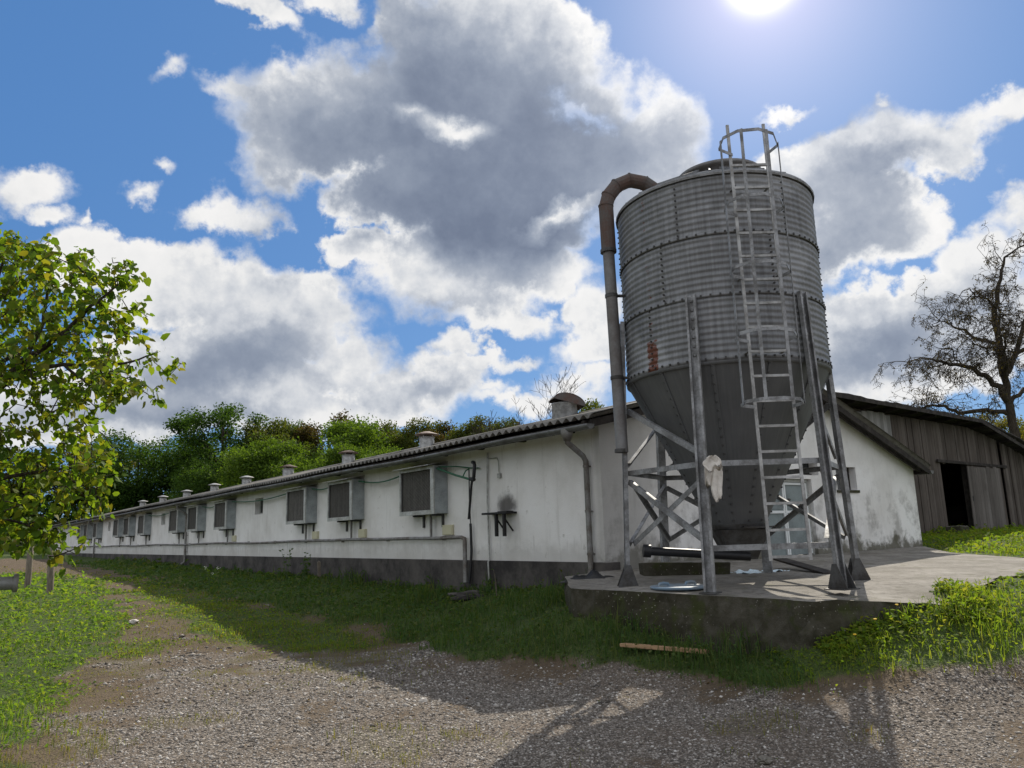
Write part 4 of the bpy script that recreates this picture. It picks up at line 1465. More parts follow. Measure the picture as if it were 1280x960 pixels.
def masks(x, y):
    """grass cover and bare-soil cover, 0..1"""
    w = (VN(x * 1.3, y * 1.3, 5) - 0.5) * 1.5
    r = np.hypot(x, y)
    ww = w * np.clip(r / 9, 0.7, 2.5)
    dv = poly_sd(VERGE, x, y) + ww * 0.55
    dl = poly_sd(LAWN, x, y) + ww * 0.75
    ds = poly_sd(STRIP, x, y) + ww * 0.7
    do = poly_sd(OLIVE, x, y) + ww * 0.7
    dt = poly_sd(TUFT, x, y) + ww * 0.5
    verge = sstep(dv, -0.10, 0.32)
    lawn = sstep(dl, -0.35, 0.55)
    strip = sstep(ds, -0.7, 0.35) * 0.92
    oliv = sstep(do, -0.3, 0.4) * 0.7
    tuft = sstep(dt, -0.2, 0.3)
    spots = sstep(VN2(x * 0.9 + 4, y * 0.9, 4), 0.66, 0.75) * 0.45 * sstep(r, 4.5, 6.0)
    thin = sstep(r, 8.0, 10.5) * sstep(-x, 0.3, 2.2) * sstep(VN(x * 1.6 + 2, y * 1.6, 5), 0.44, 0.60) * 0.5
    thin = np.maximum(thin, sstep(VN(x * 1.1 + 51, y * 1.1, 5), 0.63, 0.71) * 0.45 * sstep(r, 4.8, 5.8))
    grass = np.maximum.reduce([verge, lawn, strip, oliv, tuft, spots, thin])
    # brown trodden soil: margins of the lawns and the far part of the track
    edge = np.maximum.reduce([sstep(dl, -2.0, -0.1), sstep(ds, -1.3, 0.0), sstep(dv, -0.55, 0.0) * 0.8])
    track = sstep(r + w * 2, 9.5, 14.0) * (x < 0.5)
    soil = np.clip(np.maximum(edge * sstep(VN(x * 0.8 + 31, y * 0.8, 5), 0.36, 0.62), track * 0.85) + 0.62 * sstep(VN2(x * 1.1, y * 1.1 + 9, 5), 0.52, 0.66), 0, 1)
    return grass, soil, verge, lawn, np.maximum(strip, oliv)


# ------------------------------------------------------------------ ground sheet
def _ground(g, b):
    p = g.pos()
    gr, so = g.attr('grass_cover'), g.attr('soil_cover')
    n1 = g.noise(p, 0.7, 6, 0.6)
    n2 = g.noise(p, 7.0, 6, 0.65)
    n3 = g.noise(p, 45.0, 4, 0.7)
    v1 = g.n.new('ShaderNodeTexVoronoi')
    g.put(v1.inputs['Vector'], p)
    v1.inputs['Scale'].default_value = 46.0
    v2 = g.n.new('ShaderNodeTexVoronoi')
    g.put(v2.inputs['Vector'], p)
    v2.inputs['Scale'].default_value = 95.0
    r1 = g.xyz(v1.outputs['Color'])[0]
    r2 = g.xyz(v2.outputs['Color'])[1]
    st = g.ramp(g.math('MULTIPLY_ADD', r1, 0.6, g.math('MULTIPLY', r2, 0.4)), [(0.12, (0.065, 0.052, 0.042)), (0.42, (0.195, 0.165, 0.138)), (0.68, (0.335, 0.292, 0.25)), (0.92, (0.57, 0.515, 0.455))])
    gap = g.step(v1.outputs['Distance'], 0.25, 0.62)
    st = g.mix(g.math('MULTIPLY', gap, 0.65), st, (0.06, 0.052, 0.043))
    st = g.mix(g.math('MULTIPLY', g.step(n1, 0.40, 0.62), 0.5), st, (0.125, 0.095, 0.07))
    st = g.mix(g.math('MULTIPLY', g.step(n2, 0.56, 0.70), 0.45), st, (0.075, 0.058, 0.043))
    soil = g.ramp(g.math('MULTIPLY_ADD', n3, 0.5, g.math('MULTIPLY', n2, 0.5)), [(0.3, (0.062, 0.045, 0.03)), (0.55, (0.125, 0.092, 0.06)), (0.75, (0.205, 0.16, 0.11))])
    c = g.mix(g.step(g.math('MULTIPLY_ADD', g.math('SUBTRACT', n3, 0.5), 0.8, so), 0.35, 0.7, 0.0, 0.92), st, soil)
    turf = g.ramp(n3, [(0.35, (0.030, 0.050, 0.012)), (0.55, (0.062, 0.095, 0.022)), (0.75, (0.115, 0.135, 0.04))])
    n5 = g.noise(p, 130.0, 3, 0.7)
    brk = g.math('ADD', g.math('MULTIPLY', g.math('SUBTRACT', n3, 0.5), 1.3), g.math('MULTIPLY', g.math('SUBTRACT', n5, 0.5), 1.0))
    turf = g.mix(g.step(gr, 0.85, 0.4, 0.0, 0.75), turf, g.ramp(n5, [(0.35, (0.055, 0.05, 0.022)), (0.55, (0.095, 0.088, 0.036)), (0.75, (0.15, 0.125, 0.06))]))
    c = g.mix(g.step(g.math('ADD', brk, gr), 0.45, 0.75, 0.0, 0.93), c, turf)
    g.put(b.inputs['Base Color'], c)
    b.inputs['Roughness'].default_value = 0.95
    b.inputs['Specular IOR Level'].default_value = 0.15
    h = g.math('MULTIPLY_ADD', g.math('SUBTRACT', 1.0, v1.outputs['Distance']), 1.0, g.math('MULTIPLY_ADD', n2, 1.2, n3))
    g.put(b.inputs['Normal'], g.bump(h, 0.8, 0.02))


def build_ground():
    rad = np.concatenate([[0.0], np.geomspace(0.6, 60, 330), np.geomspace(66, 1600, 40)])
    fine = np.radians(np.linspace(-46, 46, 380))
    rest = np.radians(np.linspace(46, 314, 68))[1:-1]
    ang = np.concatenate([fine, rest])
    na, nr = len(ang), len(rad)
    Rr, Aa = np.meshgrid(rad[1:], ang, indexing='ij')
    x, y = (Rr * np.sin(Aa)).ravel(), (Rr * np.cos(Aa)).ravel()
    x, y = np.append(x, 0.0), np.append(y, 0.0)
    z = ground_z(x, y)
    sd = poly_sd(PAD_POLY, x, y)
    z = np.where(sd > 0.04, np.minimum(z, 0.72), z)
    V = np.stack([x, y, z], 1)
    F = []
    j = np.arange(na)
    j2 = (j + 1) % na
    for i in range(nr - 2):
        F.append(np.stack([i * na + j, i * na + j2, (i + 1) * na + j2, (i + 1) * na + j], 1)[:, ::-1])
    F = np.concatenate(F)
    F = F[:, ::-1]
    gr, so, *_ = masks(x, y)
    c = len(x) - 1
    tri = np.stack([j2, j, np.full(na, c), np.full(na, c)], 1)
    o = array_mesh('ground', V, F, mat('gravel_soil_and_turf', _ground), attrs={'grass_cover': gr, 'soil_cover': so}, smooth=True)
    bm = bmesh.new()
    bm.from_mesh(o.data)
    bm.verts.ensure_lookup_table()
    for a_, b_ in zip(j, j2):
        bm.faces.new((bm.verts[a_], bm.verts[c], bm.verts[b_]))
    bmesh.ops.recalc_face_normals(bm, faces=bm.faces)
    bm.to_mesh(o.data)
    bm.free()
    tag(o, 'uneven ground of gravel, brown soil and turf', 'ground', kind='structure')
    return o


build_ground()


def scatter(n, r0, r1, a0, a1, rng):
    r = np.exp(rng.uniform(math.log(r0), math.log(r1), n))
    a = np.radians(rng.uniform(a0, a1, n))
    return r * np.sin(a), r * np.cos(a), r




def off_slab(x, y, m=0.02):
    return poly_sd(PAD_POLY, x, y) < -m


def clear_of_house(x, y):
    dx, dy = x - P0.x, y - P0.y
    q, t = 0.8 * dx + 0.6 * dy, -0.6 * dx + 0.8 * dy
    return ~((q > -0.05) & (q < BWID + .05) & (t > -0.02) & (t < BLEN))


def build_gravel():
    rng = np.random.default_rng(3)
    x, y, r = scatter(210000, 4.2, 22, -40, 40, rng)
    gr, so, *_ = masks(x, y)
    keep = (rng.random(len(x)) > gr * 1.6 + 0.62 * so) & off_slab(x, y) & clear_of_house(x, y)
    keep &= VN2(x * 1.2, y * 1.2, 3) + rng.random(len(x)) * 0.5 > 0.45
    x, y, r = x[keep], y[keep], r[keep]
    n = len(x)
    z = ground_z(x, y)
    s = (0.005 + 0.0125 * rng.random(n) ** 2.7) * np.clip(r / 7, 0.85, 2.2)
    big = rng.random(n) < 0.010
    s[big] *= 2.0
    base = np.array([(1, 0, 0), (0, 1, 0), (-1, 0, 0), (0, -1, 0), (0, 0, 1), (0, 0, -1)], float)
    tri = np.array([(0, 1, 4), (1, 2, 4), (2, 3, 4), (3, 0, 4), (1, 0, 5), (2, 1, 5), (3, 2, 5), (0, 3, 5)])
    pts = base[None] * (0.65 + 0.7 * rng.random((n, 6, 1)))
    pts[:, :, 2] *= 0.55
    pts += rng.normal(0, 0.12, pts.shape)
    a = rng.uniform(0, 2 * PI, n)
    ca, sa = np.cos(a)[:, None], np.sin(a)[:, None]
    px = pts[:, :, 0] * ca - pts[:, :, 1] * sa
    py = pts[:, :, 0] * sa + pts[:, :, 1] * ca
    V = np.stack([x[:, None] + px * s[:, None], y[:, None] + py * s[:, None], z[:, None] + (pts[:, :, 2] + 0.12) * s[:, None]], 2).reshape(-1, 3)
    F = (tri[None] + 6 * np.arange(n)[:, None, None]).reshape(-1, 3)
    c = np.repeat(rng.random(n), 6)

    def fn(g, b):
        q = g.attr('stone_rand')
        g.put(b.inputs['Base Color'], g.ramp(q, [(0.0, (0.06, 0.052, 0.045)), (0.35, (0.165, 0.145, 0.125)), (0.65, (0.275, 0.25, 0.222)), (0.92, (0.40, 0.37, 0.335)), (1.0, (0.58, 0.55, 0.51))]))
        b.inputs['Roughness'].default_value = 0.85
        b.inputs['Specular IOR Level'].default_value = 0.25
    o = array_mesh('gravel', V, F, mat('loose_stones', fn), attrs={'stone_rand': c})
    tag(o, 'loose grey gravel stones scattered over the yard', 'gravel', kind='stuff')


build_gravel()


def blades(x, y, h, w, rng, lean=0.5, flat=0.0, rnd=None):
    """bent tapering blades: 6 verts, two quads each"""
    n = len(x)
    z = ground_z(x, y) - 0.006
    a = rng.uniform(0, 2 * PI, n)
    ln = lean * (0.25 + rng.random(n)) + flat
    dx, dy = np.cos(a), np.sin(a)
    sx, sy = -dy, dx
    hx = h * np.sin(np.clip(ln, 0, 1.45))
    hz_ = h * np.cos(np.clip(ln, 0, 1.45))
    P = np.stack([x, y, z], 1)
    D = np.stack([dx, dy, np.zeros(n)], 1)
    Sd = np.stack([sx, sy, np.zeros(n)], 1) * (w / 2)[:, None]
    up = np.array([0, 0, 1.0])
    mid = P + D * (hx * 0.35)[:, None] + up * (hz_ * 0.62)[:, None]
    tip = P + D * hx[:, None] + up * hz_[:, None] * 0.98
    V = np.stack([P - Sd * 0.7, P + Sd * 0.7, mid - Sd, mid + Sd, tip - Sd * 0.22, tip + Sd * 0.22], 1).reshape(-1, 3)
    b = 6 * np.arange(n)[:, None]
    F = np.concatenate([b + np.array([[0, 1, 3, 2]]), b + np.array([[2, 3, 5, 4]])])
    c = np.repeat(rng.random(n) if rnd is None else rnd, 6)
    return V, F, c


def leaflets(x, y, h, s, rng, tilt=0.5):
    """small broad leaves held at height h: 4-point lozenges folded along the middle (6 verts, two quads)"""
    n = len(x)
    z = ground_z(x, y) + h
    a = rng.uniform(0, 2 * PI, n)
    t = rng.normal(0, tilt, n)
    D = np.stack([np.cos(a) * np.cos(t), np.sin(a) * np.cos(t), np.sin(t)], 1)
    Sd = np.stack([-np.sin(a), np.cos(a), rng.normal(0, 0.35, n)], 1)
    U = np.cross(D, Sd)
    P = np.stack([x, y, z], 1)
    s_ = s[:, None]
    fold = 0.18
    V = np.stack([P, P + D * s_ * 0.55 + Sd * s_ * 0.38 + U * s_ * fold, P + D * s_, P + D * s_ * 0.55 - Sd * s_ * 0.38 + U * s_ * fold], 1).reshape(-1, 3)
    b = 4 * np.arange(n)[:, None]
    F = np.concatenate([b + np.array([[0, 1, 2, 3]])])
    return V, F, np.repeat(rng.random(n), 4)


def merge(parts):
    Vs, Fs, cs, o = [], [], [], 0
    for V, F, c in parts:
        Vs.append(V)
        Fs.append(F + o)
        cs.append(c)
        o += len(V)
    return np.concatenate(Vs), np.concatenate(Fs), np.concatenate(cs)


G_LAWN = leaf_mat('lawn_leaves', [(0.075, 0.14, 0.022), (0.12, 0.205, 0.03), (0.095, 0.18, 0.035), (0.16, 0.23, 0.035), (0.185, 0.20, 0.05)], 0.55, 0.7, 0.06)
G_BANK = leaf_mat('sunlit_bank_leaves', [(0.085, 0.14, 0.02), (0.13, 0.20, 0.026), (0.11, 0.18, 0.03), (0.175, 0.225, 0.032), (0.20, 0.20, 0.05)], 0.58, 0.7, 0.06)  # sunlight put into the colour: brighter, yellower than the verge green
G_VERGE = leaf_mat('verge_leaves', [(0.042, 0.080, 0.022), (0.065, 0.115, 0.032), (0.055, 0.105, 0.036), (0.09, 0.135, 0.04), (0.13, 0.14, 0.055)], 0.45, 0.7, 0.08)  # shade put into the colour: darker than the sunlit grasses
G_DRY = leaf_mat('dry_grass', [(0.10, 0.13, 0.03), (0.15, 0.155, 0.045), (0.19, 0.155, 0.065), (0.12, 0.15, 0.035)], 0.45, 0.6, 0.2)


def grow(name, label, n, pick, material, seed, hgt, wid, clover, clover_s, tall=0.0):
    rng = np.random.default_rng(seed)
    x, y, r = scatter(n, 4.6, 45, -42, 42, rng)
    g = masks(x, y)
    keep = rng.random(n) < pick(g, x, y) * (0.35 + 0.9 * sstep(VN(x * 2.3, y * 2.3 + 5, 4), 0.3, 0.6))
    keep &= off_slab(x, y) & clear_of_house(x, y)
    x, y, r = x[keep], y[keep], r[keep]
    m = len(x)
    lod = np.clip(r / 8, 0.8, 4.5)
    patch = 0.45 + 1.1 * sstep(VN2(x * 0.8 + 7, y * 0.8, 4), 0.35, 0.7)
    isl = rng.random(m) < clover
    hh = hgt * (0.35 + 0.9 * rng.random(m)) * patch
    if tall:
        hh *= 1 + tall * sstep(VN(x * 1.1 + 3, y * 1.1, 4), 0.5, 0.7)
    parts = [blades(x[~isl], y[~isl], hh[~isl], (wid * (0.6 + 0.8 * rng.random(m)) * lod)[~isl], rng)]
    V2, F2, c2 = leaflets(x[isl], y[isl], (hh * 0.75 * rng.random(m))[isl] + 0.008, (clover_s * (0.5 + rng.random(m)) * lod)[isl], rng)
    parts.append((V2, F2, c2))
    V, F, c = merge(parts)
    o = array_mesh(name, V, F, material, attrs={'leaf_rand': c})
    tag(o, label, 'grass', kind='stuff')
    return o


grow('lawn_grass', 'bright sunlit lawn of grass and clover on the left', 230000, lambda g, x, y: g[3] * (x < 0), G_LAWN, 21, 0.07, 0.008, 0.6, 0.031)
grow('bank_grass', 'sunlit yellow green grass on the bank right of the concrete', 220000, lambda g, x, y: g[2] * (x > 2.35), G_BANK, 22, 0.095, 0.008, 0.55, 0.034, 0.6)
grow('bank_clover', 'lush sunlit clover against the broken right edge of the slab', 700000, lambda g, x, y: g[2] * (x > 2.75) * (x < 5.2) * sstep(poly_sd(PAD_POLY, x, y), -0.62, -0.12) * (y < 8.6) * 0.9, G_BANK, 27, 0.105, 0.008, 0.75, 0.042, 0.3)
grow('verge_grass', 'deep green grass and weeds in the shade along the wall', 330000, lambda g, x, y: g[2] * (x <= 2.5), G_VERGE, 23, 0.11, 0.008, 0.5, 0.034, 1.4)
grow('strip_grass', 'short sunlit yellow green grass between the track and the wall', 330000, lambda g, x, y: g[4] * (x < -1.5) * (g[2] < 0.6), G_BANK, 26, 0.055, 0.006, 0.45, 0.022)
grow('track_grass', 'thin dry grass along the middle of the track', 260000, lambda g, x, y: np.clip(np.maximum(g[4] * 0.9, g[0] * 0.9 * (g[2] < 0.3) * (g[3] < 0.5)), 0, 1), G_DRY, 24, 0.05, 0.006, 0.35, 0.02)

# ------------------------------------------------------------------ concrete slab the silo stands on, and the yard by the gable
def build_slab():
    bm = bmesh.new()
    poly = []
    for (ax, ay), (bx, by) in zip(PAD_POLY, PAD_POLY[1:] + PAD_POLY[:1]):
        L = math.hypot(bx - ax, by - ay)
        k = max(1, int(L / 0.11))
        for i in range(k):
            poly.append((ax + (bx - ax) * i / k, ay + (by - ay) * i / k))
    rng = random.Random(4)
    top, bot = [], []
    for i, (x, y) in enumerate(poly):
        broken = 1.0 if (2.6 < x < 4.7 and y < 8.9) else 0.35
        jx, jy = rng.uniform(-0.04, 0.04) * broken, rng.uniform(-0.04, 0.04) * broken
        if x > 4.4 and y < 13:
            jx, jy = rng.uniform(-0.16, 0.16), rng.uniform(-0.16, 0.16)
        n = 0.6 * (x - P0.x) - 0.8 * (y - P0.y)
        low = 0.10 * max(0.0, min(1.0, (x - 3.0) / 1.2)) * max(0.0, min(1.0, (9.3 - y) / 0.9))
        z = -low + 0.90 + 0.10 * max(0.0, min(1.0, (1.0 - n) / 1.0)) + 0.03 * max(0.0, (y - 11) / 6)
        top.append(bm.verts.new((x + jx, y + jy, z - rng.uniform(0, 0.02) * broken)))
        bot.append(bm.verts.new((x + jx * 0.5 + rng.uniform(-.012, .012), y + jy * 0.5, z - 0.62 if x < 5 else z - 0.3)))
    k = len(poly)
    f = bm.faces.new(top)
    prev = bot
    for rrow in range(1, 6):
        f_ = rrow / 6
        cur = []
        for i in range(k):
            p = bot[i].co.lerp(top[i].co, f_)
            nb = bot[(i + 1) % k].co - bot[i - 1].co
            nv = Vector((nb.y, -nb.x, 0)).normalized()
            q_ = p * 3.2
            cur.append(bm.verts.new(p + nv * (0.045 * mnoise.noise(q_) + 0.03 * mnoise.noise(q_ * 2.7))))
        for i in range(k):
            j = (i + 1) % k
            bm.faces.new((prev[i], prev[j], cur[j], cur[i]))
        prev = cur
    for i in range(k):
        j = (i + 1) % k
        bm.faces.new((prev[i], prev[j], top[j], top[i]))
    bmesh.ops.triangulate(bm, faces=[f])
    bmesh.ops.recalc_face_normals(bm, faces=bm.faces)
    me = bpy.data.meshes.new('concrete_pavement')
    bm.to_mesh(me)
    bm.free()
    me.materials.append(M['concrete'])
    o = bpy.data.objects.new('concrete_pavement', me)
    COL.objects.link(o)
    b = o.modifiers.new('worn', 'BEVEL')
    b.width = 0.022
    b.segments = 2
    b.limit_method = 'ANGLE'
    b.angle_limit = R(50)
    tag(o, 'raised mossy concrete slab with broken edges under the silo', 'pavement', kind='structure')


build_slab()

# ------------------------------------------------------------------ things lying about
def rock(name, loc, size, material, label, cat, seed, flat=0.6):
    bm = bmesh.new()
    bmesh.ops.create_icosphere(bm, subdivisions=3, radius=1.0)
    for v in bm.verts:
        n = mnoise.noise(v.co * 1.3 + Vector((seed, 0, 0))) * 0.5 + mnoise.noise(v.co * 3.1 + Vector((0, seed, 0))) * 0.2
        v.co *= 1 + n
        v.co.x *= size[0]
        v.co.y *= size[1]
        v.co.z *= size[2]
    me = bpy.data.meshes.new(name)
    bm.to_mesh(me)
    bm.free()
    me.materials.append(material)
    o = bpy.data.objects.new(name, me)
    COL.objects.link(o)
    o.location = loc
    return tag(o, label, cat)


# wooden plank in the grass below the slab
g = MB()
g.box((-0.48, -0.045, -0.018), (0.48, 0.045, 0.018), jit=0.004)
g.box((-0.40, 0.046, -0.012), (0.44, 0.07, 0.010), jit=0.004)
o = g.build('plank', M['new_wood'], bevel=0.005)
o.location = (1.50, 8.43, gz(1.5, 8.43) + 0.075)
o.rotation_euler = (0.05, 0.02, math.atan2(-0.42, 0.64))
tag(o, 'pale brown wooden plank lying in the grass below the slab', 'plank')
# blue lid on the slab
lid = thing('plastic_disc', (1.86, 9.22, PADZ + 0.012), 'dusty blue round plastic lid lying on the front of the slab', 'lid', rz=0.4)
g = MB()
g.lathe([(0.0, 0.0), (0.31, 0.0), (0.325, 0.012), (0.325, 0.03), (0.30, 0.036), (0.27, 0.028), (0.10, 0.034), (0.0, 0.034)], 36)
g.build('plate', M['blue_plastic'], lid)
for x in (-0.17, 0.20):
    g = MB()
    g.tube([(x - 0.07, 0.04, 0.03), (x - 0.06, 0.04, 0.06), (x, 0.045, 0.068), (x + 0.06, 0.04, 0.06), (x + 0.07, 0.04, 0.03)], 0.016, 8)
    g.build('grip', M['blue_plastic'], lid)
# rag hung on the front leg: two doubled tails of cloth over a knot
rg = bmesh.new()
for (cx, wid, drop, ph, yo) in ((-0.035, 0.13, 0.31, 0.0, 0.0), (0.035, 0.125, 0.47, 1.7, -0.02), (0.0, 0.20, 0.14, 3.1, -0.03)):
    NU, NV = 22, 24
    ring = []
    for j in range(NV):
        v = j / (NV - 1)
        row = []
        wv = wid * (0.55 + 0.6 * math.sin(min(1, v * 1.6) * PI / 2)) * (1 - 0.30 * v ** 3)
        for i in range(NU):
            a = 2 * PI * i / NU
            fold = 1 + 0.62 * math.sin(4 * a + ph + 2.6 * v) + 0.30 * math.sin(9 * a - 4 * v + ph)
            x = cx + math.cos(a) * wv / 2 * (0.9 + 0.1 * fold) + 0.022 * math.sin(4.2 * v + ph) * v
            y = yo + math.sin(a) * 0.026 * fold * (0.7 + 0.5 * v) - 0.012 * math.sin(5 * v + ph)
            z = 0.02 - v * drop + 0.05 * v * math.sin(5 * a + ph) * 0.6 + 0.028 * math.sin(2 * a + ph) * v - 0.03 * (1 - v) * abs(math.cos(a))
            row.append(rg.verts.new((x, y, z)))
        ring.append(row)
    for j in range(NV - 1):
        for i in range(NU):
            k = (i + 1) % NU
            rg.faces.new((ring[j][i], ring[j + 1][i], ring[j + 1][k], ring[j][k]))
    rg.faces.new(ring[0])
    rg.faces.new(ring[-1][::-1])
for f in rg.faces:
    f.smooth = True
bmesh.ops.recalc_face_normals(rg, faces=rg.faces)
me = bpy.data.meshes.new('rag')
rg.to_mesh(me)
rg.free()
me.materials.append(M['cloth'])
o = bpy.data.objects.new('rag', me)
COL.objects.link(o)
o.location = (2.19, 8.49, 2.36)
o.rotation_euler = (0, 0, R(-22))
tag(o, 'crumpled off white rag hanging in two tails on the front leg of the silo', 'rag')
# pale film on the slab below the outlet
fm = bmesh.new()
bmesh.ops.create_grid(fm, x_segments=16, y_segments=10, size=1.0)
for v in fm.verts:
    x, y = v.co.x, v.co.y
    v.co.x = x * 0.42 + 0.05 * mnoise.noise(Vector((x * 2, y * 2, 1)))
    v.co.y = y * 0.20 + 0.06 * mnoise.noise(Vector((x * 2, y * 2, 5)))
    v.co.z = 0.035 + 0.045 * mnoise.noise(Vector((x * 3.2, y * 3, 9)))
bmesh.ops.solidify(fm, geom=fm.faces[:], thickness=0.002)
me = bpy.data.meshes.new('plastic_film')
fm.to_mesh(me)
fm.free()
me.materials.append(M['film'])
o = bpy.data.objects.new('plastic_film', me)
COL.objects.link(o)
o.location = (3.42, 11.25, 0.925)
o.rotation_euler = (0, 0, 0.5)
tag(o, 'crumpled pale blue plastic film lying under the silo', 'plastic film')
# dark board leaning down over the slab, low block behind
g = MB()
g.bar((3.95, 11.9, 1.10), (4.20, 10.65, 0.94), 0.20, 0.03)
tag(g.build('board', M['timber_dark'], bevel=0.004), 'dark board lying on the concrete behind the ladder', 'board')
g = MB()
g.box((1.75, 10.95, 0.88), (2.95, 11.35, 1.13), jit=0.02)
tag(g.build('concrete_block', M['concrete'], bevel=0.02), 'long low concrete block lying behind the silo outlet', 'block')
# black sheet heaped at the foot of the downpipe
sh_ = bmesh.new()
bmesh.ops.create_grid(sh_, x_segments=26, y_segments=14, size=1.0)
for v in sh_.verts:
    x, y = v.co.x, v.co.y
    e = max(0.0, 1 - x * x) * max(0.0, 1 - y * y)
    v.co.x = x * 0.42
    v.co.y = y * 0.22
    v.co.z = 0.16 * e * (0.55 + 0.9 * mnoise.noise(Vector((x * 2.6, y * 2.4, 3)))) + 0.01
bmesh.ops.solidify(sh_, geom=sh_.faces[:], thickness=0.003)
for f in sh_.faces:
    f.smooth = True
me = bpy.data.meshes.new('plastic_sheet')
sh_.to_mesh(me)
sh_.free()
me.materials.append(M['black_sheet'])
o = bpy.data.objects.new('plastic_sheet', me)
COL.objects.link(o)
o.location = (1.02, 11.05, 0.90)
o.rotation_euler = (0, 0, -0.25)
tag(o, 'heap of black plastic sheet below the near downpipe', 'plastic sheet')
# stakes along the plinth
for k, (x, y, h, lab) in enumerate(((-5.05, 20.1, 0.42, 'short grey wooden stake in the grass before the second cooling box'), (-2.86, 18.2, 0.40, 'short grey wooden stake by the plinth below the nearest cooling box'))):
    g = MB()
    g.box((-0.035, -0.035, -0.15), (0.035, 0.035, h), jit=0.006)
    g.add([(-0.035, -0.035, h), (0.035, -0.035, h), (0.035, 0.035, h), (-0.035, 0.035, h), (0.0, 0.0, h + 0.03)], [(0, 1, 4), (1, 2, 4), (2, 3, 4), (3, 0, 4)])
    o = g.build('wooden_stake', M['bark_grey'])
    o.location = (x, y, gz(x, y))
    o.rotation_euler = (0.04, -0.05 + 0.08 * k, 0.4)
    tag(o, lab, 'stake', 'stakes along the plinth')
# round posts under the leafy tree
for k, (x, y, h, r, lab) in enumerate(((-12.43, 20.99, 1.35, 0.085, 'nearer pale round wooden post under the leafy tree'), (-15.1, 24.3, 1.3, 0.09, 'farther grey round wooden post behind the leafy tree'))):
    g = MB()
    g.tube([(0, 0, -0.2), (0.01, 0, 0.4), (-0.01, 0.01, h - 0.02), (-0.01, 0.01, h)], [r, r * 0.97, r * 0.95, r * 0.8], 12)
    o = g.build('wooden_post', M['bark_grey'])
    o.location = (x, y, gz(x, y))
    o.rotation_euler = (0.02, -0.03 + 0.05 * k, 0)
    tag(o, lab, 'post', 'posts under the leafy tree')
# thick pipe lying on trestles at the left edge
pz = 1.20
d = Vector((0.80, 0.60, -0.03)).normalized()
tipp = Vector((-5.80, 9.15, pz))
g = MB()
path = [tipp - d * 3.2, tipp - d * 0.05, tipp - d * 0.04, tipp]
g.tube(path, [0.075, 0.075, 0.105, 0.105], 18, caps=False)
g.tube([tipp, tipp - d * 0.25], [0.08, 0.06], 18, caps=False)
pp = thing('drain_pipe', (0, 0, 0), 'end of a thick grey pipe with a flared socket at the left edge', 'pipe')
g.build('pipe_body', M['pipe'], pp)
g = MB()
g.lathe([(0.105, 0), (0.08, 0)], 18)
ring = g.build('socket_rim', M['pipe'], pp)
ring.location = tipp
ring.rotation_euler = d.to_track_quat('Z', 'Y').to_euler()
g = MB()
q = tipp - d * 0.25
g.tube([q - d * 0.002, q], 0.06, 14)
g.build('mouth_shade', M['void'], pp)  # black disc put in where only shade fills the pipe
for i, k in enumerate((0.62, 2.4)):
    c = tipp - d * k
    zg = gz(c.x, c.y)
    tr = thing('trestle', (c.x, c.y, zg), ('rough wooden trestle carrying the socket end of the pipe', 'rough wooden trestle carrying the hidden end of the pipe')[i], 'trestle', 'trestles under the pipe', rz=math.atan2(d.y, d.x))
    g = MB()
    g.box((-0.05, -0.28, c.z - zg - 0.17), (0.05, 0.28, c.z - zg - 0.077))
    g.build('beam', M['timber_dark'], tr)
    for s in (-1, 1):
        g = MB()
        g.bar((0, s * 0.34, -0.05), (0, s * 0.18, c.z - zg - 0.172), 0.06, 0.06)
        g.build('leg', M['timber_dark'], tr)
g = MB()
g.tube([(0, 0, -0.2), (0, 0, 1.05)], 0.018, 8)
g.box((-0.022, -0.022, 1.05), (0.022, 0.022, 1.065))
o = g.build('metal_post', M['zinc'])
o.location = (-7.95, 11.9, gz(-7.95, 11.9))
tag(o, 'thin metal post at the far left edge behind the pipe', 'post')
# loose stones
rock('stone', (-0.9, 14.0, gz(-0.9, 14.0) + 0.05), (0.34, 0.2, 0.10), M['plinth'], 'flat dark stone by the foot of the slanting pipe', 'stone', 3)
rock('stone', (-0.95, 7.85, gz(-0.95, 7.85) + 0.01), (0.04, 0.03, 0.025), M['cloth'], 'small pale stone on the sunlit gravel near the shadow tip', 'stone', 9)
rock('stone', (-7.0, 14.5, gz(-7.0, 14.5) + 0.03), (0.09, 0.07, 0.05), M['cloth'], 'white stone lying in the left lawn', 'stone', 14)
rock('stone', (1.62, 5.55, gz(1.62, 5.55) + 0.01), (0.05, 0.04, 0.03), M['concrete'], 'pale stone in the shaded gravel at the bottom', 'stone', 19)


# ------------------------------------------------------------------ the old barn beyond the gable
barn = thing('wooden_barn', BM @ Vector((10.5, 2.8, 0)), 'old weathered grey wooden barn with sagging roof and dark doorway', 'barn', rz=RZ)
BQ0 = 10.5                         # barn-local x = q - BQ0, local y into the barn, z absolute


def barn_top(q):
    return 4.92 - 0.02 * (q - 11) if q < 19.6 else 4.74 - 0.128 * (q - 19.6) - 0.012 * (q - 19.6) ** 2


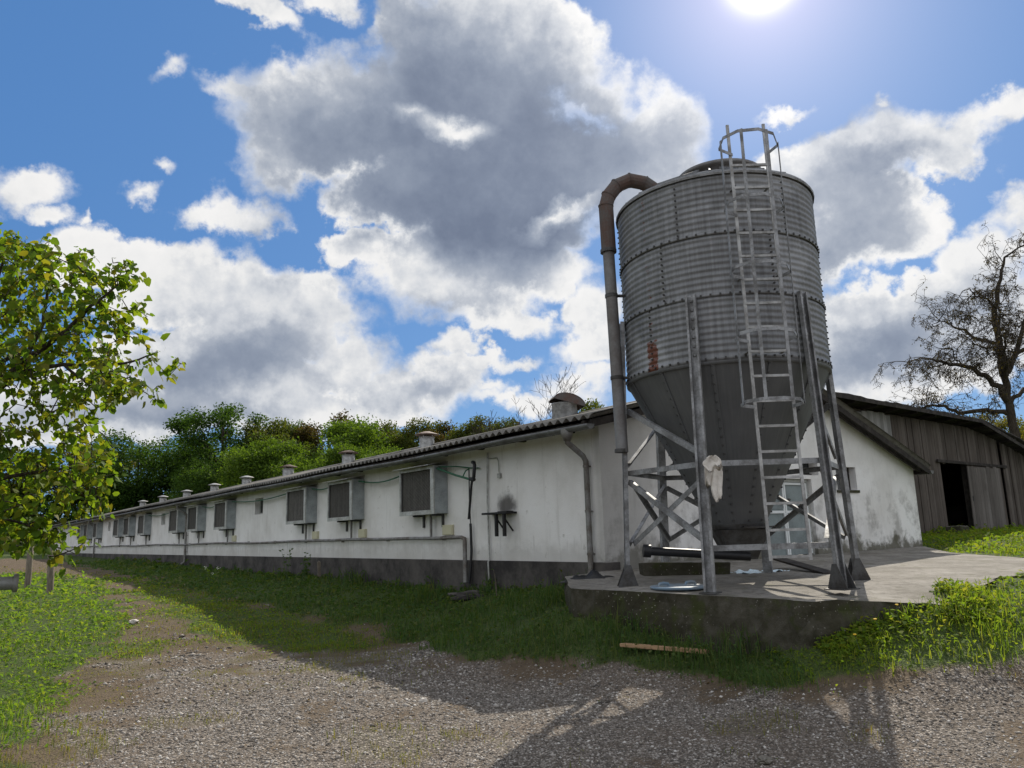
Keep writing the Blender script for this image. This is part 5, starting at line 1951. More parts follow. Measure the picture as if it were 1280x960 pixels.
g = MB()
rb = random.Random(8)
x = -1.2
DOOR = (17.35, 19.30)
while x < 17.6:
    w = rb.uniform(0.15, 0.23)
    q = x + w / 2 + BQ0
    zt = barn_top(q) - 0.06
    zb = 0.95 + rb.uniform(-0.05, 0.08)
    if DOOR[0] < q < DOOR[1]:
        zb = 3.40 + rb.uniform(-0.04, 0.05)
    off = rb.uniform(-0.012, 0.012) + (0.0 if q < 19.6 else -0.02)
    if not (21.85 < q < 22.1):
        g.box((x + 0.006, off - 0.014, zb), (x + w - 0.006, off + 0.014, zt))
    x += w
g.build('front_wall', M['barn_boards'], barn)
g = MB()                           # paler patch of wide boards high on the left
x = 0.4
while x < 3.8:
    w = rb.uniform(0.26, 0.34)
    g.box((x + 0.005, -0.06, 3.45 + rb.uniform(-0.04, 0.04)), (x + w - 0.005, -0.032, 4.76 + rb.uniform(-0.04, 0.04)))
    x += w
g.build('boarded_panel', M['barn_boards_pale'], barn)
g = MB()                           # door leaf standing ajar, boards loose at the foot
Mx = Matrix.Translation((DOOR[1] - BQ0 - 0.25, -0.05, 0)) @ Matrix.Rotation(R(-7), 4, 'Z') @ Matrix.Rotation(R(1.8), 4, 'Y')
x = 0.0
while x < 1.9:
    w = rb.uniform(0.16, 0.22)
    g.box((x + 0.004, -0.028, 1.12 + rb.uniform(-0.06, 0.06)), (x + w - 0.004, 0.0, 3.36 + rb.uniform(-0.05, 0.04)), 0, Mx)
    x += w
g.box((0.05, 0.003, 1.7), (1.85, 0.03, 1.82), 0, Mx)
g.box((0.05, 0.003, 2.8), (1.85, 0.03, 2.92), 0, Mx)
do = g.build('barn_door', M['barn_boards_grey'], barn)
g = MB()
g.box((0.1, -0.045, 2.2), (0.14, -0.03, 2.36), 0, Mx)
g.build('handle', M['dark_steel'], do)
g = MB()
g.bar((DOOR[0] - BQ0 - 0.2, -0.07, 3.46), (22.3 - BQ0, -0.07, 3.40), 0.05, 0.09)
g.build('door_rail', M['timber_dark'], barn)
g = MB()                           # corner posts and frame inside
for q in (10.6, 14.45, 17.25, 19.4, 22.5, 26.4):
    g.box((q - BQ0 - 0.08, 0.03, 0.9), (q - BQ0 + 0.08, 0.19, barn_top(q) - 0.1))
for q0, q1 in ((9.4, 19.6), (19.6, 27.9)):
    g.bar((q0 - BQ0, 0.25, barn_top(q0) - 0.2), (q1 - BQ0, 0.25, barn_top(q1) - 0.2), 0.12, 0.14)
g.build('timber_frame', M['timber_dark'], barn)
g = MB()                           # the other walls, boarded
g.box((-1.2, 6.0, 0.9), (17.6, 6.03, 3.2))
g.box((-1.2, 0.02, 0.9), (-1.17, 6.0, 3.3))
g.box((17.57, 0.02, 0.9), (17.6, 6.0, 3.1))
g.build('back_wall', M['barn_boards'], barn)
# mono-pitch roof, high side to the front, sagging to the right
nq = 60
qs = np.linspace(9.2, 28.4, nq)
Vr, Fr = [], []
rows = [(-0.55, 0.14), (0.6, 0.0), (2.0, -0.35), (4.0, -0.9), (6.5, -1.55)]
for dz in (0.0, -0.05):
    for yy, dd in rows:
        for q in qs:
            zz = barn_top(q) + dd * (1 if q < 19.6 else max(0.55, 1 - 0.05 * (q - 19.6))) + 0.012 * math.sin(q * 9) + 0.02 * math.sin(q * 2.3) + dz
            Vr.append((q - BQ0, yy, zz))
k = len(rows)
for s in (0, k):
    for r in range(k - 1):
        for i in range(nq - 1):
            f = ((s + r) * nq + i, (s + r) * nq + i + 1, (s + r + 1) * nq + i + 1, (s + r + 1) * nq + i)
            Fr.append(f if s == 0 else f[::-1])
for i in range(nq - 1):
    Fr.append((i, k * nq + i, k * nq + i + 1, i + 1))
array_mesh('roof', np.array(Vr), np.array(Fr), M['timber_dark'], barn)
g = MB()
for q in np.arange(9.6, 28, 1.15):
    a, b = Vector((q - BQ0, -0.5, barn_top(q) + 0.02)), Vector((q - BQ0, 0.9, barn_top(q) - 0.14))
    g.bar(a, b, 0.08, 0.1)
for a, b in ((9.2, 19.6), (19.6, 28.4)):
    g.bar((a - BQ0, -0.57, barn_top(a) + 0.05), (b - BQ0, -0.57, barn_top(b) + 0.07), 0.03, 0.12)
g.build('eaves_timber', M['timber_dark'], barn)
g = MB()
g.box((17.0 - BQ0 - 0.35, -0.75, 1.0), (17.0 - BQ0 + 0.2, -0.25, 1.42), jit=0.03)
o = g.build('stone_block', M['concrete'], bevel=0.03)
o.matrix_world = Matrix.Translation(barn.location) @ Matrix.Rotation(RZ, 4, 'Z')
tag(o, 'grey stone block on the grass beside the barn doorway', 'block')

# ------------------------------------------------------------------ trees and bushes
LEAF_T = np.array([(0, 0, 0), (0.5, 0, 0.03), (1, 0, -0.14), (-0.06, 0.30, 0.02), (0.36, 0.45, 0.0), (0.74, 0.26, -0.05), (-0.06, -0.30, 0.02), (0.36, -0.45, 0.0), (0.74, -0.26, -0.05)])
LEAF_T[[3, 4, 5, 6, 7, 8], 2] += 0.07
LEAF_F = np.array([(0, 1, 4, 3), (1, 2, 5, 4), (0, 6, 7, 1), (1, 7, 8, 2)])


def frames(D, roll):
    """unit directions (n,3) -> side and up vectors, rolled"""
    ref = np.where(np.abs(D[:, 2:3]) > 0.95, np.array([[1.0, 0, 0]]), np.array([[0, 0, 1.0]]))
    Sd = np.cross(D, ref)
    Sd /= np.linalg.norm(Sd, axis=1, keepdims=True)
    U = np.cross(Sd, D)
    c, s = np.cos(roll)[:, None], np.sin(roll)[:, None]
    return Sd * c + U * s, U * c - Sd * s


def heart_leaves(P, D, size, rng, rollsd=0.7):
    n = len(P)
    Sd, U = frames(D, rng.normal(0, rollsd, n))
    T = LEAF_T[None] * (1 + rng.normal(0, 0.08, (n, 9, 3)))
    T = T * size[:, None, None]
    curl = rng.uniform(0.3, 1.6, n)[:, None]
    V = P[:, None] + D[:, None] * T[:, :, 0:1] + Sd[:, None] * T[:, :, 1:2] + U[:, None] * (T[:, :, 2] * curl)[:, :, None]
    F = (LEAF_F[None] + 9 * np.arange(n)[:, None, None]).reshape(-1, 4)
    return V.reshape(-1, 3), F, np.repeat(rng.random(n), 9)


def lozenges(P, D, size, rng, wide=0.42, rollsd=1.5):
    n = len(P)
    Sd, U = frames(D, rng.normal(0, rollsd, n))
    s = size[:, None]
    V = np.stack([P, P + D * s * 0.5 + Sd * s * wide + U * s * 0.12, P + D * s, P + D * s * 0.5 - Sd * s * wide + U * s * 0.12], 1).reshape(-1, 3)
    F = (np.array([[0, 1, 2, 3]])[None] + 4 * np.arange(n)[:, None, None]).reshape(-1, 4)
    return V, F, np.repeat(rng.random(n), 4)


def unit(a):
    return a / np.maximum(np.linalg.norm(a, axis=1, keepdims=True), 1e-9)


def in_poly(poly, x, y):
    return poly_sd(poly, x, y) > 0


LEAFY = leaf_mat('broad_leaves', [(0.04, 0.09, 0.016), (0.07, 0.135, 0.018), (0.105, 0.175, 0.02), (0.135, 0.20, 0.022), (0.16, 0.19, 0.024), (0.18, 0.15, 0.026)], 0.58, 0.62, 0.18)


def leafy_tree():
    rng = np.random.default_rng(31)
    base = Vector((-7.35, 9.4, gz(-7.35, 9.4)))
    root = thing('leafy_tree', base, 'leafy tree with large heart shaped leaves reaching in from the left', 'tree')
    outline = [(-6.42, 5.75), (-6.05, 5.50), (-5.78, 5.39), (-5.16, 5.26), (-4.70, 5.05), (-4.46, 4.87), (-4.48, 4.6), (-4.69, 4.21), (-4.43, 4.02), (-4.08, 3.84), (-4.24, 3.6),
               (-4.39, 3.3), (-4.64, 3.36), (-5.01, 3.13), (-5.15, 2.94), (-4.72, 2.66), (-4.86, 2.45), (-4.87, 2.0), (-5.38, 1.88), (-4.95, 1.64), (-5.3, 1.42), (-6.01, 1.5),
               (-7.2, 1.8), (-8.4, 2.1), (-9.6, 2.9), (-10.2, 4.0), (-9.7, 5.2), (-8.6, 6.2), (-7.4, 6.4)]
    limbs = [  # trunk and main limbs, world points
        [(-7.35, 9.4, 0.0), (-7.33, 9.42, 1.2), (-7.25, 9.38, 2.1), (-7.1, 9.3, 2.7)],
        [(-7.1, 9.3, 2.7), (-6.5, 9.2, 3.3), (-5.92, 9.1, 3.85), (-5.46, 9.0, 4.11), (-5.18, 8.95, 4.35), (-5.01, 8.9, 4.48), (-4.75, 8.9, 4.7)],
        [(-5.92, 9.1, 3.85), (-5.77, 9.15, 4.32), (-5.78, 9.2, 4.86), (-5.9, 9.2, 5.25)],
        [(-6.5, 9.2, 3.3), (-5.95, 9.0, 3.65), (-5.37, 8.95, 3.74), (-4.63, 8.9, 3.71), (-4.25, 8.9, 3.82)],
        [(-5.37, 8.95, 3.74), (-5.01, 8.9, 3.47), (-4.62, 8.85, 3.38)],
        [(-7.25, 9.38, 2.1), (-6.6, 9.1, 2.3), (-6.09, 9.0, 2.39), (-5.53, 8.95, 2.47), (-5.0, 8.95, 2.5)],
        [(-7.3, 9.4, 1.7), (-6.7, 9.2, 1.95), (-6.1, 9.0, 2.0), (-5.4, 8.9, 1.8)],
        [(-7.1, 9.3, 2.7), (-7.0, 9.5, 3.7), (-6.8, 9.6, 4.7), (-6.6, 9.6, 5.6)],
        [(-7.1, 9.3, 2.7), (-7.6, 9.7, 3.6), (-8.3, 9.8, 4.4), (-9.0, 9.9, 4.9)],
        [(-7.25, 9.38, 2.1), (-8.0, 9.1, 2.6), (-8.8, 9.0, 3.0), (-9.4, 8.9, 3.2)],
        [(-7.0, 9.5, 3.7), (-6.6, 10.1, 4.2), (-6.2, 10.5, 4.7)], [(-7.1, 9.3, 2.7), (-6.7, 8.6, 3.2), (-6.2, 8.2, 3.5)],
        [(-6.6, 9.1, 2.3), (-6.2, 9.8, 2.6), (-5.8, 10.1, 2.8)]]
    rad = [[0.13, 0.115, 0.10, 0.085], [0.075, 0.055, 0.04, 0.03, 0.022, 0.018, 0.01], [0.03, 0.022, 0.015, 0.008], [0.045, 0.03, 0.022, 0.015, 0.008], [0.018, 0.012, 0.006],
           [0.05, 0.035, 0.026, 0.018, 0.009], [0.04, 0.03, 0.02, 0.01], [0.06, 0.045, 0.03, 0.012], [0.06, 0.045, 0.03, 0.012], [0.05, 0.04, 0.025, 0.01], [0.035, 0.025, 0.01], [0.04, 0.03, 0.01], [0.03, 0.02, 0.01]]
    g = MB()
    b3 = Vector((base.x, base.y, 0))
    nodes = []
    for lb, rr in zip(limbs, rad):
        P = [Vector(p) for p in lb]
        sm, rs = [], []
        for i in range(len(P) - 1):
            for k in range(4):
                t = k / 4
                sm.append(P[i].lerp(P[i + 1], t) + Vector([random.uniform(-0.012, 0.012) for _ in range(3)]))
                rs.append(rr[i] + (rr[i + 1] - rr[i]) * t)
        sm.append(P[-1])
        rs.append(rr[-1])
        g.tube([p - base for p in sm], rs, 9)
        if lb is not limbs[0]:
            nodes += [tuple(p) for p in sm]
    g.build('trunk', M['bark'], root)
    # twigs grow out to points spread through the crown
    N = 1750
    x = rng.uniform(-10.2, -4.0, N * 4)
    z = rng.uniform(1.4, 6.4, N * 4)
    dy = rng.normal(0, 0.62, N * 4)
    ok = np.abs(dy) < 1.5
    k = np.sqrt(np.clip(1 - (dy / 1.7) ** 2, 0.05, 1))
    xs, zs = -7.2 + (x + 7.2) * k, 3.6 + (z - 3.6) * k
    inside = poly_sd(outline, x, z)
    dens = VN(x * 0.95 + 3, z * 0.95, 3)
    ok &= (inside > 0.02) & (dens + rng.random(len(x)) * 0.34 + 0.12 * sstep(z, 4.2, 2.4) > 0.55)
    xs, ys, zs, ins = xs[ok][:N], (9.1 + dy[ok])[:N], zs[ok][:N], inside[ok][:N]
    pts = np.stack([xs, ys, zs], 1)
    tips = np.array([(-4.25, 8.9, 3.82), (-4.62, 8.85, 3.38), (-4.75, 8.9, 4.7), (-5.0, 8.95, 2.5), (-5.4, 8.9, 1.8), (-5.9, 9.2, 5.25), (-4.6, 8.9, 3.72)])
    pts = np.concatenate([pts, np.repeat(tips, 7, 0) + rng.normal(0, 0.11, (49, 3))])
    order = np.argsort(np.linalg.norm(pts - np.array([-7.1, 9.3, 2.8]), axis=1))
    pts = pts[order]
    nd = np.array(nodes)
    tw = MB()
    LP, LD, LS = [], [], []
    for p in pts:
        d = np.linalg.norm(nd - p, axis=1)
        i = int(d.argmin())
        a = nd[i]
        L = d[i]
        if L < 0.02:
            continue
        if L > 0.9:
            continue
        m = (a + p) / 2 + rng.normal(0, 0.04, 3) + np.array([0, 0, 0.05 * L])
        if L > 0.06:
            tw.tube([a - np.array(base), m - np.array(base), p - np.array(base)], [0.0075, 0.006, 0.0035], 4, caps=False)
        nd = np.concatenate([nd, [m, p]])
        n = rng.integers(5, 10)
        u = rng.random(n)[:, None]
        q = m + (p - m) * u + rng.normal(0, 0.045, (n, 3))
        dirv = unit((p - a)[None] / max(L, 0.1) * 0.35 + rng.normal(0, 0.6, (n, 3)) + np.array([0.10, 0, -0.62]))
        LP.append(q + dirv * 0.035)
        LD.append(dirv)
        LS.append(0.092 * (0.45 + 0.85 * rng.random(n)))
    tw.build('twigs', M['bark'], root)
    P, D, Sz = np.concatenate(LP) - np.array(base), np.concatenate(LD), np.concatenate(LS)
    V, F, c = heart_leaves(P, D, Sz, rng)
    array_mesh('crown', V, F, LEAFY, root, attrs={'leaf_rand': c})


leafy_tree()


def crown_points(rng, n, rx, ry, rz, clumps, shell=0.75, airy=0.0):
    """leaf positions in an uneven crown made of many clumps; returns points, outward dirs and the clump centres"""
    C = unit(rng.normal(0, 1, (clumps, 3)))
    rr = shell + (1 - shell) * rng.random(clumps) ** 0.5 * 1.1
    rr *= 0.60 + 0.36 * rng.random(clumps) + 0.12 * (C[:, 2] > 0)
    C = C * rr[:, None]
    C[:, 2] = np.where(C[:, 2] < -0.55, -0.55 + 0.25 * (C[:, 2] + 0.55), C[:, 2])
    cr = (0.20 + 0.20 * rng.random(clumps)) * (1 - 0.25 * airy)
    k = rng.choice(clumps, n, p=cr ** 2 / (cr ** 2).sum())
    d = unit(rng.normal(0, 1, (n, 3)))
    r = cr[k] * (0.45 + 0.62 * rng.random(n) ** 0.6)
    sub = unit(rng.normal(0, 1, (clumps * 9, 3)))[k * 9 + rng.integers(0, 9, n)]
    p = C[k] + (d * 0.62 + sub * 0.55) * r[:, None] * np.array([1.15, 1.15, 0.75])
    return p * np.array([rx, ry, rz]), d, C * np.array([rx, ry, rz])


def make_tree(name, seed, H, rx, ry, crown_z, rz, n, leaf, material, clumps=60, airy=0.0):
    """a tree standing at its own origin; crown centre at crown_z"""
    rng = np.random.default_rng(seed)
    root = thing(name, (0, 0, 0), 'x', 'tree')
    p, d, C = crown_points(rng, n, rx, ry, rz, clumps, airy=airy)
    P = p + np.array([0, 0, crown_z])
    D = unit(d + rng.normal(0, 0.9, d.shape) + np.array([0, 0, -0.2]))
    V, F, c = lozenges(P, D, leaf * (0.55 + 0.9 * rng.random(n)), rng)
    g = MB()
    tr = H * 0.017
    top = Vector((0.02 * H * rng.normal(), 0, crown_z + rz * 0.55))
    trunk = [Vector((0, 0, -0.4)), Vector((0.1 * rng.normal(), 0.1, crown_z * 0.3)), Vector((0.2 * rng.normal(), 0.1, crown_z * 0.65)), Vector((0.1 * rng.normal(), 0, crown_z)), top]
    g.tube(trunk, [tr * 1.3, tr, tr * 0.85, tr * 0.6, tr * 0.2], 8)
    for q in C[:: max(1, len(C) // 26)]:
        q = Vector(q) + Vector((0, 0, crown_z))
        f = max(0.35, min(0.95, 0.55 + 0.3 * rng.random()))
        s = trunk[1].lerp(trunk[3], f)
        m = s.lerp(q, 0.55) + Vector((0, 0, -0.06 * H * rng.random()))
        g.tube([s, m, q], [tr * 0.38, tr * 0.24, tr * 0.08], 5, caps=False)
    g.build('trunk', M['bark'], root)
    array_mesh('crown', V, F, material, root, attrs={'leaf_rand': c})
    return root


L_DARK = leaf_mat('dark_tree_leaves', [(0.022, 0.052, 0.011), (0.036, 0.078, 0.014), (0.052, 0.10, 0.017), (0.068, 0.115, 0.02)], 0.42, 0.7, 0.12)
L_LIGHT = leaf_mat('light_tree_leaves', [(0.045, 0.088, 0.015), (0.065, 0.115, 0.018), (0.09, 0.145, 0.022), (0.075, 0.12, 0.024)], 0.5, 0.7, 0.12)
L_OLIVE = leaf_mat('olive_tree_leaves', [(0.040, 0.062, 0.014), (0.058, 0.082, 0.018), (0.078, 0.095, 0.022), (0.09, 0.085, 0.026)], 0.42, 0.7, 0.12)
L_BROWN = leaf_mat('autumn_tree_leaves', [(0.036, 0.036, 0.012), (0.055, 0.046, 0.016), (0.075, 0.05, 0.019), (0.05, 0.05, 0.016)], 0.4, 0.7, 0.12)
L_YEL = leaf_mat('yellowing_leaves', [(0.075, 0.085, 0.02), (0.11, 0.105, 0.024), (0.14, 0.12, 0.03), (0.10, 0.11, 0.022)], 0.5, 0.7, 0.12)

KINDS = {
    'airy_tree': make_tree('airy_tree', 41, 13.5, 4.3, 4.0, 8.2, 5.2, 26000, 0.175, L_DARK, 46, 1.0),
    'broad_tree': make_tree('broad_tree', 42, 11, 4.6, 4.2, 6.6, 4.4, 28000, 0.185, L_DARK, 64),
    'round_tree': make_tree('round_tree', 43, 9, 4.0, 3.8, 5.6, 3.6, 26000, 0.165, L_LIGHT, 52),
    'olive_tree': make_tree('olive_tree', 44, 10, 3.6, 3.4, 6.4, 3.8, 20000, 0.165, L_OLIVE, 50, 0.5),
    'autumn_tree': make_tree('autumn_tree', 45, 11, 3.0, 3.0, 7.6, 3.8, 20000, 0.165, L_BROWN, 44, 0.4),
    'yellow_tree': make_tree('yellow_tree', 46, 9, 3.4, 3.0, 5.4, 3.2, 15000, 0.14, L_YEL, 44, 0.5)}
HT = {'airy_tree': 13.6, 'broad_tree': 11.2, 'round_tree': 9.4, 'olive_tree': 10.3, 'autumn_tree': 11.5, 'yellow_tree': 8.7}
# kind, x, y, height of the top above the eye-level datum, width factor, turn, label
WOOD = [
    ('broad_tree', -40.2, 82.0, 13.6, 1.0, 0.3, 'dark leafy tree nearest the far end of the roof, left of the airy tree'),
    ('airy_tree', -28.6, 75.0, 15.6, 1.2, 0.0, 'tall airy dark tree whose ragged top stands highest over the roof'),
    ('broad_tree', -34.0, 84.0, 12.6, 0.9, 1.7, 'dark tree low between the airy tree and the far roof end'),
    ('broad_tree', -24.3, 78.0, 13.5, 0.85, 2.6, 'dark green tree close behind the airy tree on its right'),
    ('olive_tree', -22.4, 74.0, 13.4, 1.0, 0.8, 'olive tinged tree between the airy tree and the autumn tree'),
    ('round_tree', -17.4, 56.0, 9.1, 1.05, 0.0, 'bright green round tree lit from above, lowest and leftmost of the bright ones'),
    ('autumn_tree', -18.6, 77.0, 14.6, 1.0, 0.0, 'brown tinged autumn tree top rising behind the bright round trees'),
    ('round_tree', -15.0, 68.0, 12.2, 1.1, 2.1, 'large bright green tree just right of the brown autumn top'),
    ('round_tree', -12.0, 54.0, 8.3, 0.9, 4.0, 'small bright green tree above the second roof vent from the cowl'),
    ('round_tree', -8.6, 53.0, 7.9, 0.85, 5.2, 'small bright green tree just left of the nearest roof vent'),
    ('broad_tree', -20.5, 66.0, 9.6, 0.9, 4.4, 'dark low tree in shade below the bright round trees'),
    ('broad_tree', -27.0, 68.0, 9.0, 0.95, 5.4, 'dark low tree in shade below the airy tree'),
    ('olive_tree', -11.6, 72.0, 12.5, 0.9, 1.2, 'olive brown tree between the bright tree and the nearest roof vent'),
    ('olive_tree', -8.2, 68.0, 12.1, 0.8, 2.9, 'olive tree directly behind the nearest roof vent'),
    ('autumn_tree', -5.6, 66.0, 11.6, 0.9, 1.1, 'dull brown green tree just right of the nearest roof vent'),
    ('olive_tree', -3.2, 64.0, 11.5, 0.85, 4.1, 'olive tree in the gap between roof vent and bare tree'),
    ('olive_tree', -0.9, 63.0, 11.2, 0.75, 5.3, 'low olive tree beside the bare tree, on its left'),
    ('autumn_tree', 1.0, 64.0, 11.1, 0.85, 2.6, 'dull brown bush of a tree below the bare tree'),
    ('olive_tree', 6.7, 62.0, 12.3, 0.9, 0.4, 'olive tree top showing between the cowl and the fill pipe'),
    ('yellow_tree', -49.0, 88.0, 13.4, 1.2, 0.6, 'yellowing tree glimpsed right behind the leaves of the leafy tree'),
    ('olive_tree', -56.0, 86.0, 12.8, 1.2, 3.3, 'olive tree half hidden behind the leafy tree near the left edge'),
    ('broad_tree', -62.0, 84.0, 11.5, 1.2, 1.0, 'dark tree hidden behind the leafy tree at the left edge'),
    ('yellow_tree', 27.2, 43.0, 7.6, 0.9, 0.0, 'yellowing leafy tree behind the barn roof, under the apple tree'),
    ('olive_tree', 32.8, 47.0, 8.2, 0.9, 2.0, 'olive tree behind the barn at the right edge'),
]
used = set()
for kind, x, y, top, wf, rz, label in WOOD:
    src = KINDS[kind]
    o = src if kind not in used else copy_tree(src)
    used.add(kind)
    zg = gz(x, y)
    s = (top - zg) / HT[kind]
    o.location = (x, y, zg)
    o.scale = (s * wf, s * wf, s)
    o.rotation_euler = (0, 0, rz)
    o['label'] = label
    o['group'] = 'trees behind the poultry house' if x < 20 else 'trees behind the barn'


def undergrowth():
    rng = np.random.default_rng(77)
    n = 46000
    u = rng.random(n)
    line = np.array([(-78, 70), (-60, 82), (-46, 88), (-38, 86), (-30, 78), (-20, 68), (-8, 62), (8, 58), (24, 54)], float)
    seg = np.minimum((u * (len(line) - 1)).astype(int), len(line) - 2)
    f = u * (len(line) - 1) - seg
    b = line[seg] * (1 - f)[:, None] + line[seg + 1] * f[:, None]
    x = b[:, 0] + rng.normal(0, 1.6, n)
    y = b[:, 1] + rng.normal(0, 1.8, n)
    h = 3.4 + 3.2 * VN(x * 0.22, y * 0.22, 3)
    z = ground_z(x, y) + h * rng.random(n) ** 0.8
    P = np.stack([x, y, z], 1)
    V, F, c = lozenges(P, unit(rng.normal(0, 1, (n, 3))), 0.42 * (0.6 + 0.8 * rng.random(n)), rng)
    o = array_mesh('undergrowth', V, F, L_DARK, attrs={'leaf_rand': c})
    tag(o, 'dark tangled undergrowth at the foot of the wood', 'undergrowth', kind='stuff')


undergrowth()


# old apple tree, nearly bare, with drooping crooked limbs
def apple_tree():
    rng = np.random.default_rng(12)
    Y = 36.0
    base = Vector((23.5, Y, gz(23.5, Y)))
    root = thing('apple_tree', base, 'gnarled half bare apple tree with drooping twigs behind the barn', 'tree')
    main = [
        ([(23.5, 0, 1.2), (23.49, 0, 3.33), (23.51, 0, 5.38), (23.51, 0, 6.9), (23.45, 0, 8.26)], 0.34, 0.22),
        ([(23.45, 0, 8.26), (23.5, .1, 9.83), (23.52, .2, 11.02), (23.75, .2, 12.02), (24.17, .3, 13.23), (24.64, .3, 14.25), (25.44, .3, 14.84)], 0.25, 0.04),
        ([(23.45, 0, 8.26), (24.39, .3, 9.4), (25.22, .5, 10.97), (25.86, .6, 12.56)], 0.22, 0.05),
        ([(23.51, 0, 6.9), (22.99, -.2, 7.69), (22.3, -.4, 8.22), (21.6, -.5, 8.63), (20.67, -.6, 8.81), (19.92, -.7, 8.91), (19.17, -.8, 9.09), (18.29, -.9, 8.73)], 0.22, 0.02),
        ([(21.23, -.5, 8.72), (20.93, -.6, 9.31), (20.48, -.8, 9.72)], 0.06, 0.015),
        ([(23.45, 0, 6.4), (22.47, .3, 6.74), (21.31, .5, 6.59), (20.8, .6, 6.99), (20.24, .7, 7.08), (19.57, .7, 6.91), (19.25, .7, 6.73)], 0.16, 0.03),
        ([(23.42, 0, 9.83), (22.61, .5, 10.33), (22.11, .8, 10.87), (21.7, 1.0, 11.28), (20.99, 1.1, 11.18)], 0.12, 0.02),
        ([(23.69, .1, 11.62), (23.05, -.2, 12.04), (22.49, -.4, 12.18), (22.14, -.5, 12.48)], 0.08, 0.015),
        ([(23.45, 0, 7.9), (23.0, -1.0, 8.9), (22.6, -1.8, 9.6), (22.0, -2.3, 9.9)], 0.14, 0.02),
        ([(24.39, .3, 9.4), (25.5, 0, 9.7), (26.6, -.3, 9.6), (27.6, -.4, 9.1)], 0.14, 0.02),
        ([(23.51, 0, 6.9), (24.6, .4, 7.6), (25.8, .6, 7.9), (26.9, .8, 7.6)], 0.16, 0.03),
        ([(25.22, .5, 10.97), (26.2, .3, 11.5), (27.2, .2, 11.6)], 0.1, 0.02),
        ([(23.5, .2, 10.6), (24.3, .9, 11.4), (24.7, 1.4, 12.2)], 0.08, 0.015),
        ([(23.5, .1, 9.2), (22.7, -.7, 9.5), (21.9, -1.1, 9.5), (21.2, -1.3, 9.9)], 0.09, 0.015)]
    g, tw = MB(), MB()
    LP = []

    def resample(P, k):
        out = []
        for i in range(len(P) - 1):
            for j in range(k):
                out.append(P[i].lerp(P[i + 1], j / k))
        return out + [P[-1]]

    def sprout(p, d, L, r, depth):
        n = 5
        pts, q, dd = [p], p.copy(), d.normalized()
        for i in range(n):
            dd = (dd + Vector(rng.normal(0, 0.24, 3)) + Vector((0, 0, -0.15 if depth else -0.06))).normalized()
            q = q + dd * (L / n)
            pts.append(q.copy())
        (g if r > 0.02 else tw).tube([a - base for a in pts], [max(r * (1 - 0.8 * i / n), 0.008) for i in range(n + 1)], 5 if r > 0.02 else 3, caps=False)
        if depth < 3:
            m = (3, 4, 3)[depth]
            for k in range(m):
                i = int(rng.integers(1, n + 1))
                a = Vector(rng.normal(0, 1, 3))
                a.z = a.z * 0.6 + 0.05
                sprout(pts[i], (a.normalized() * 0.9 + dd * 0.6), L * rng.uniform(0.42, 0.68), max(r * 0.5, 0.009), depth + 1)
        for i in range(1, n + 1):
            if depth >= 2 and rng.random() < 0.10:
                LP.append(pts[i])
    for P, r0, r1 in main:
        r0, r1 = r0 * 0.74, r1 * 0.7
        P = [Vector((x, Y + dy, z)) for x, dy, z in P]
        if P[0].z < 2:
            P[0].z = base.z - 0.3
        S_ = resample(P, 3)
        for i in range(1, len(S_) - 1):
            S_[i] += Vector(rng.normal(0, 0.05, 3))
        k = len(S_) - 1
        g.tube([p - base for p in S_], [r0 + (r1 - r0) * i / k for i in range(k + 1)], 9)
        for i in range(2 if r0 < 0.22 else 8, k + 1):
            for _ in range(2):
                if rng.random() < 0.66 and r0 < 0.22:
                    a = Vector(rng.normal(0, 1, 3))
                    a.z = abs(a.z) * 0.7 - 0.2
                    sprout(S_[i], a, rng.uniform(0.8, 1.8), 0.024, 0)
    g.build('trunk', M['bark'], root)
    tw.build('twigs', M['bark'], root)
    P = np.array(LP)
    n = len(P)
    P = np.repeat(P, 2, 0) + rng.normal(0, 0.05, (2 * n, 3)) - np.array(base)
    V, F, c = lozenges(P, unit(rng.normal(0, 1, P.shape) + np.array([0, 0, -0.6])), 0.085 * (0.6 + 0.8 * rng.random(len(P))), rng, 0.3)
    array_mesh('crown', V, F, L_BROWN, root, attrs={'leaf_rand': c})


apple_tree()


def bare_tree(x, y, top, spread, seed, label, dens=4):
    rng = np.random.default_rng(seed)
    base = Vector((x, y, gz(x, y)))
    root = thing('bare_tree', base, label, 'tree', 'bare trees over the roof')
    g, tw = MB(), MB()
    H = top - base.z

    def grow_b(p, d, L, r, depth):
        n = 4
        pts, q, dd = [p], p.copy(), d.normalized()
        for i in range(n):
            dd = (dd + Vector(rng.normal(0, 0.13, 3)) + Vector((0, 0, 0.05))).normalized()
            q = q + dd * (L / n)
            pts.append(q.copy())
        (g if depth < 2 else tw).tube(pts, [max(r * (1 - 0.6 * i / n), 0.012) for i in range(n + 1)], 5 if depth < 2 else 3, caps=False)
        if depth < 4:
            for k in range(dens if depth else dens + 2):
                i = int(rng.integers(1 if depth else 2, n + 1))
                a = Vector(rng.normal(0, 1, 3)) * spread
                a.z = abs(a.z) * 0.5
                grow_b(pts[i], dd * 0.8 + a.normalized() * 0.75, L * rng.uniform(0.45, 0.66), r * 0.45, depth + 1)
    grow_b(Vector((0, 0, -0.3)), Vector((0.02, 0, 1)), H * 0.62, H * 0.013, 0)
    g.build('trunk', M['bark'], root)
    tw.build('crown', M['bark'], root)
    return root


bare_tree(2.0, 55.0, 11.4, 1.0, 5, 'small bare grey tree standing over the roof left of the cowl')
bare_tree(-1.4, 60.0, 11.2, 0.7, 9, 'thin bare sapling just left of the small bare tree')


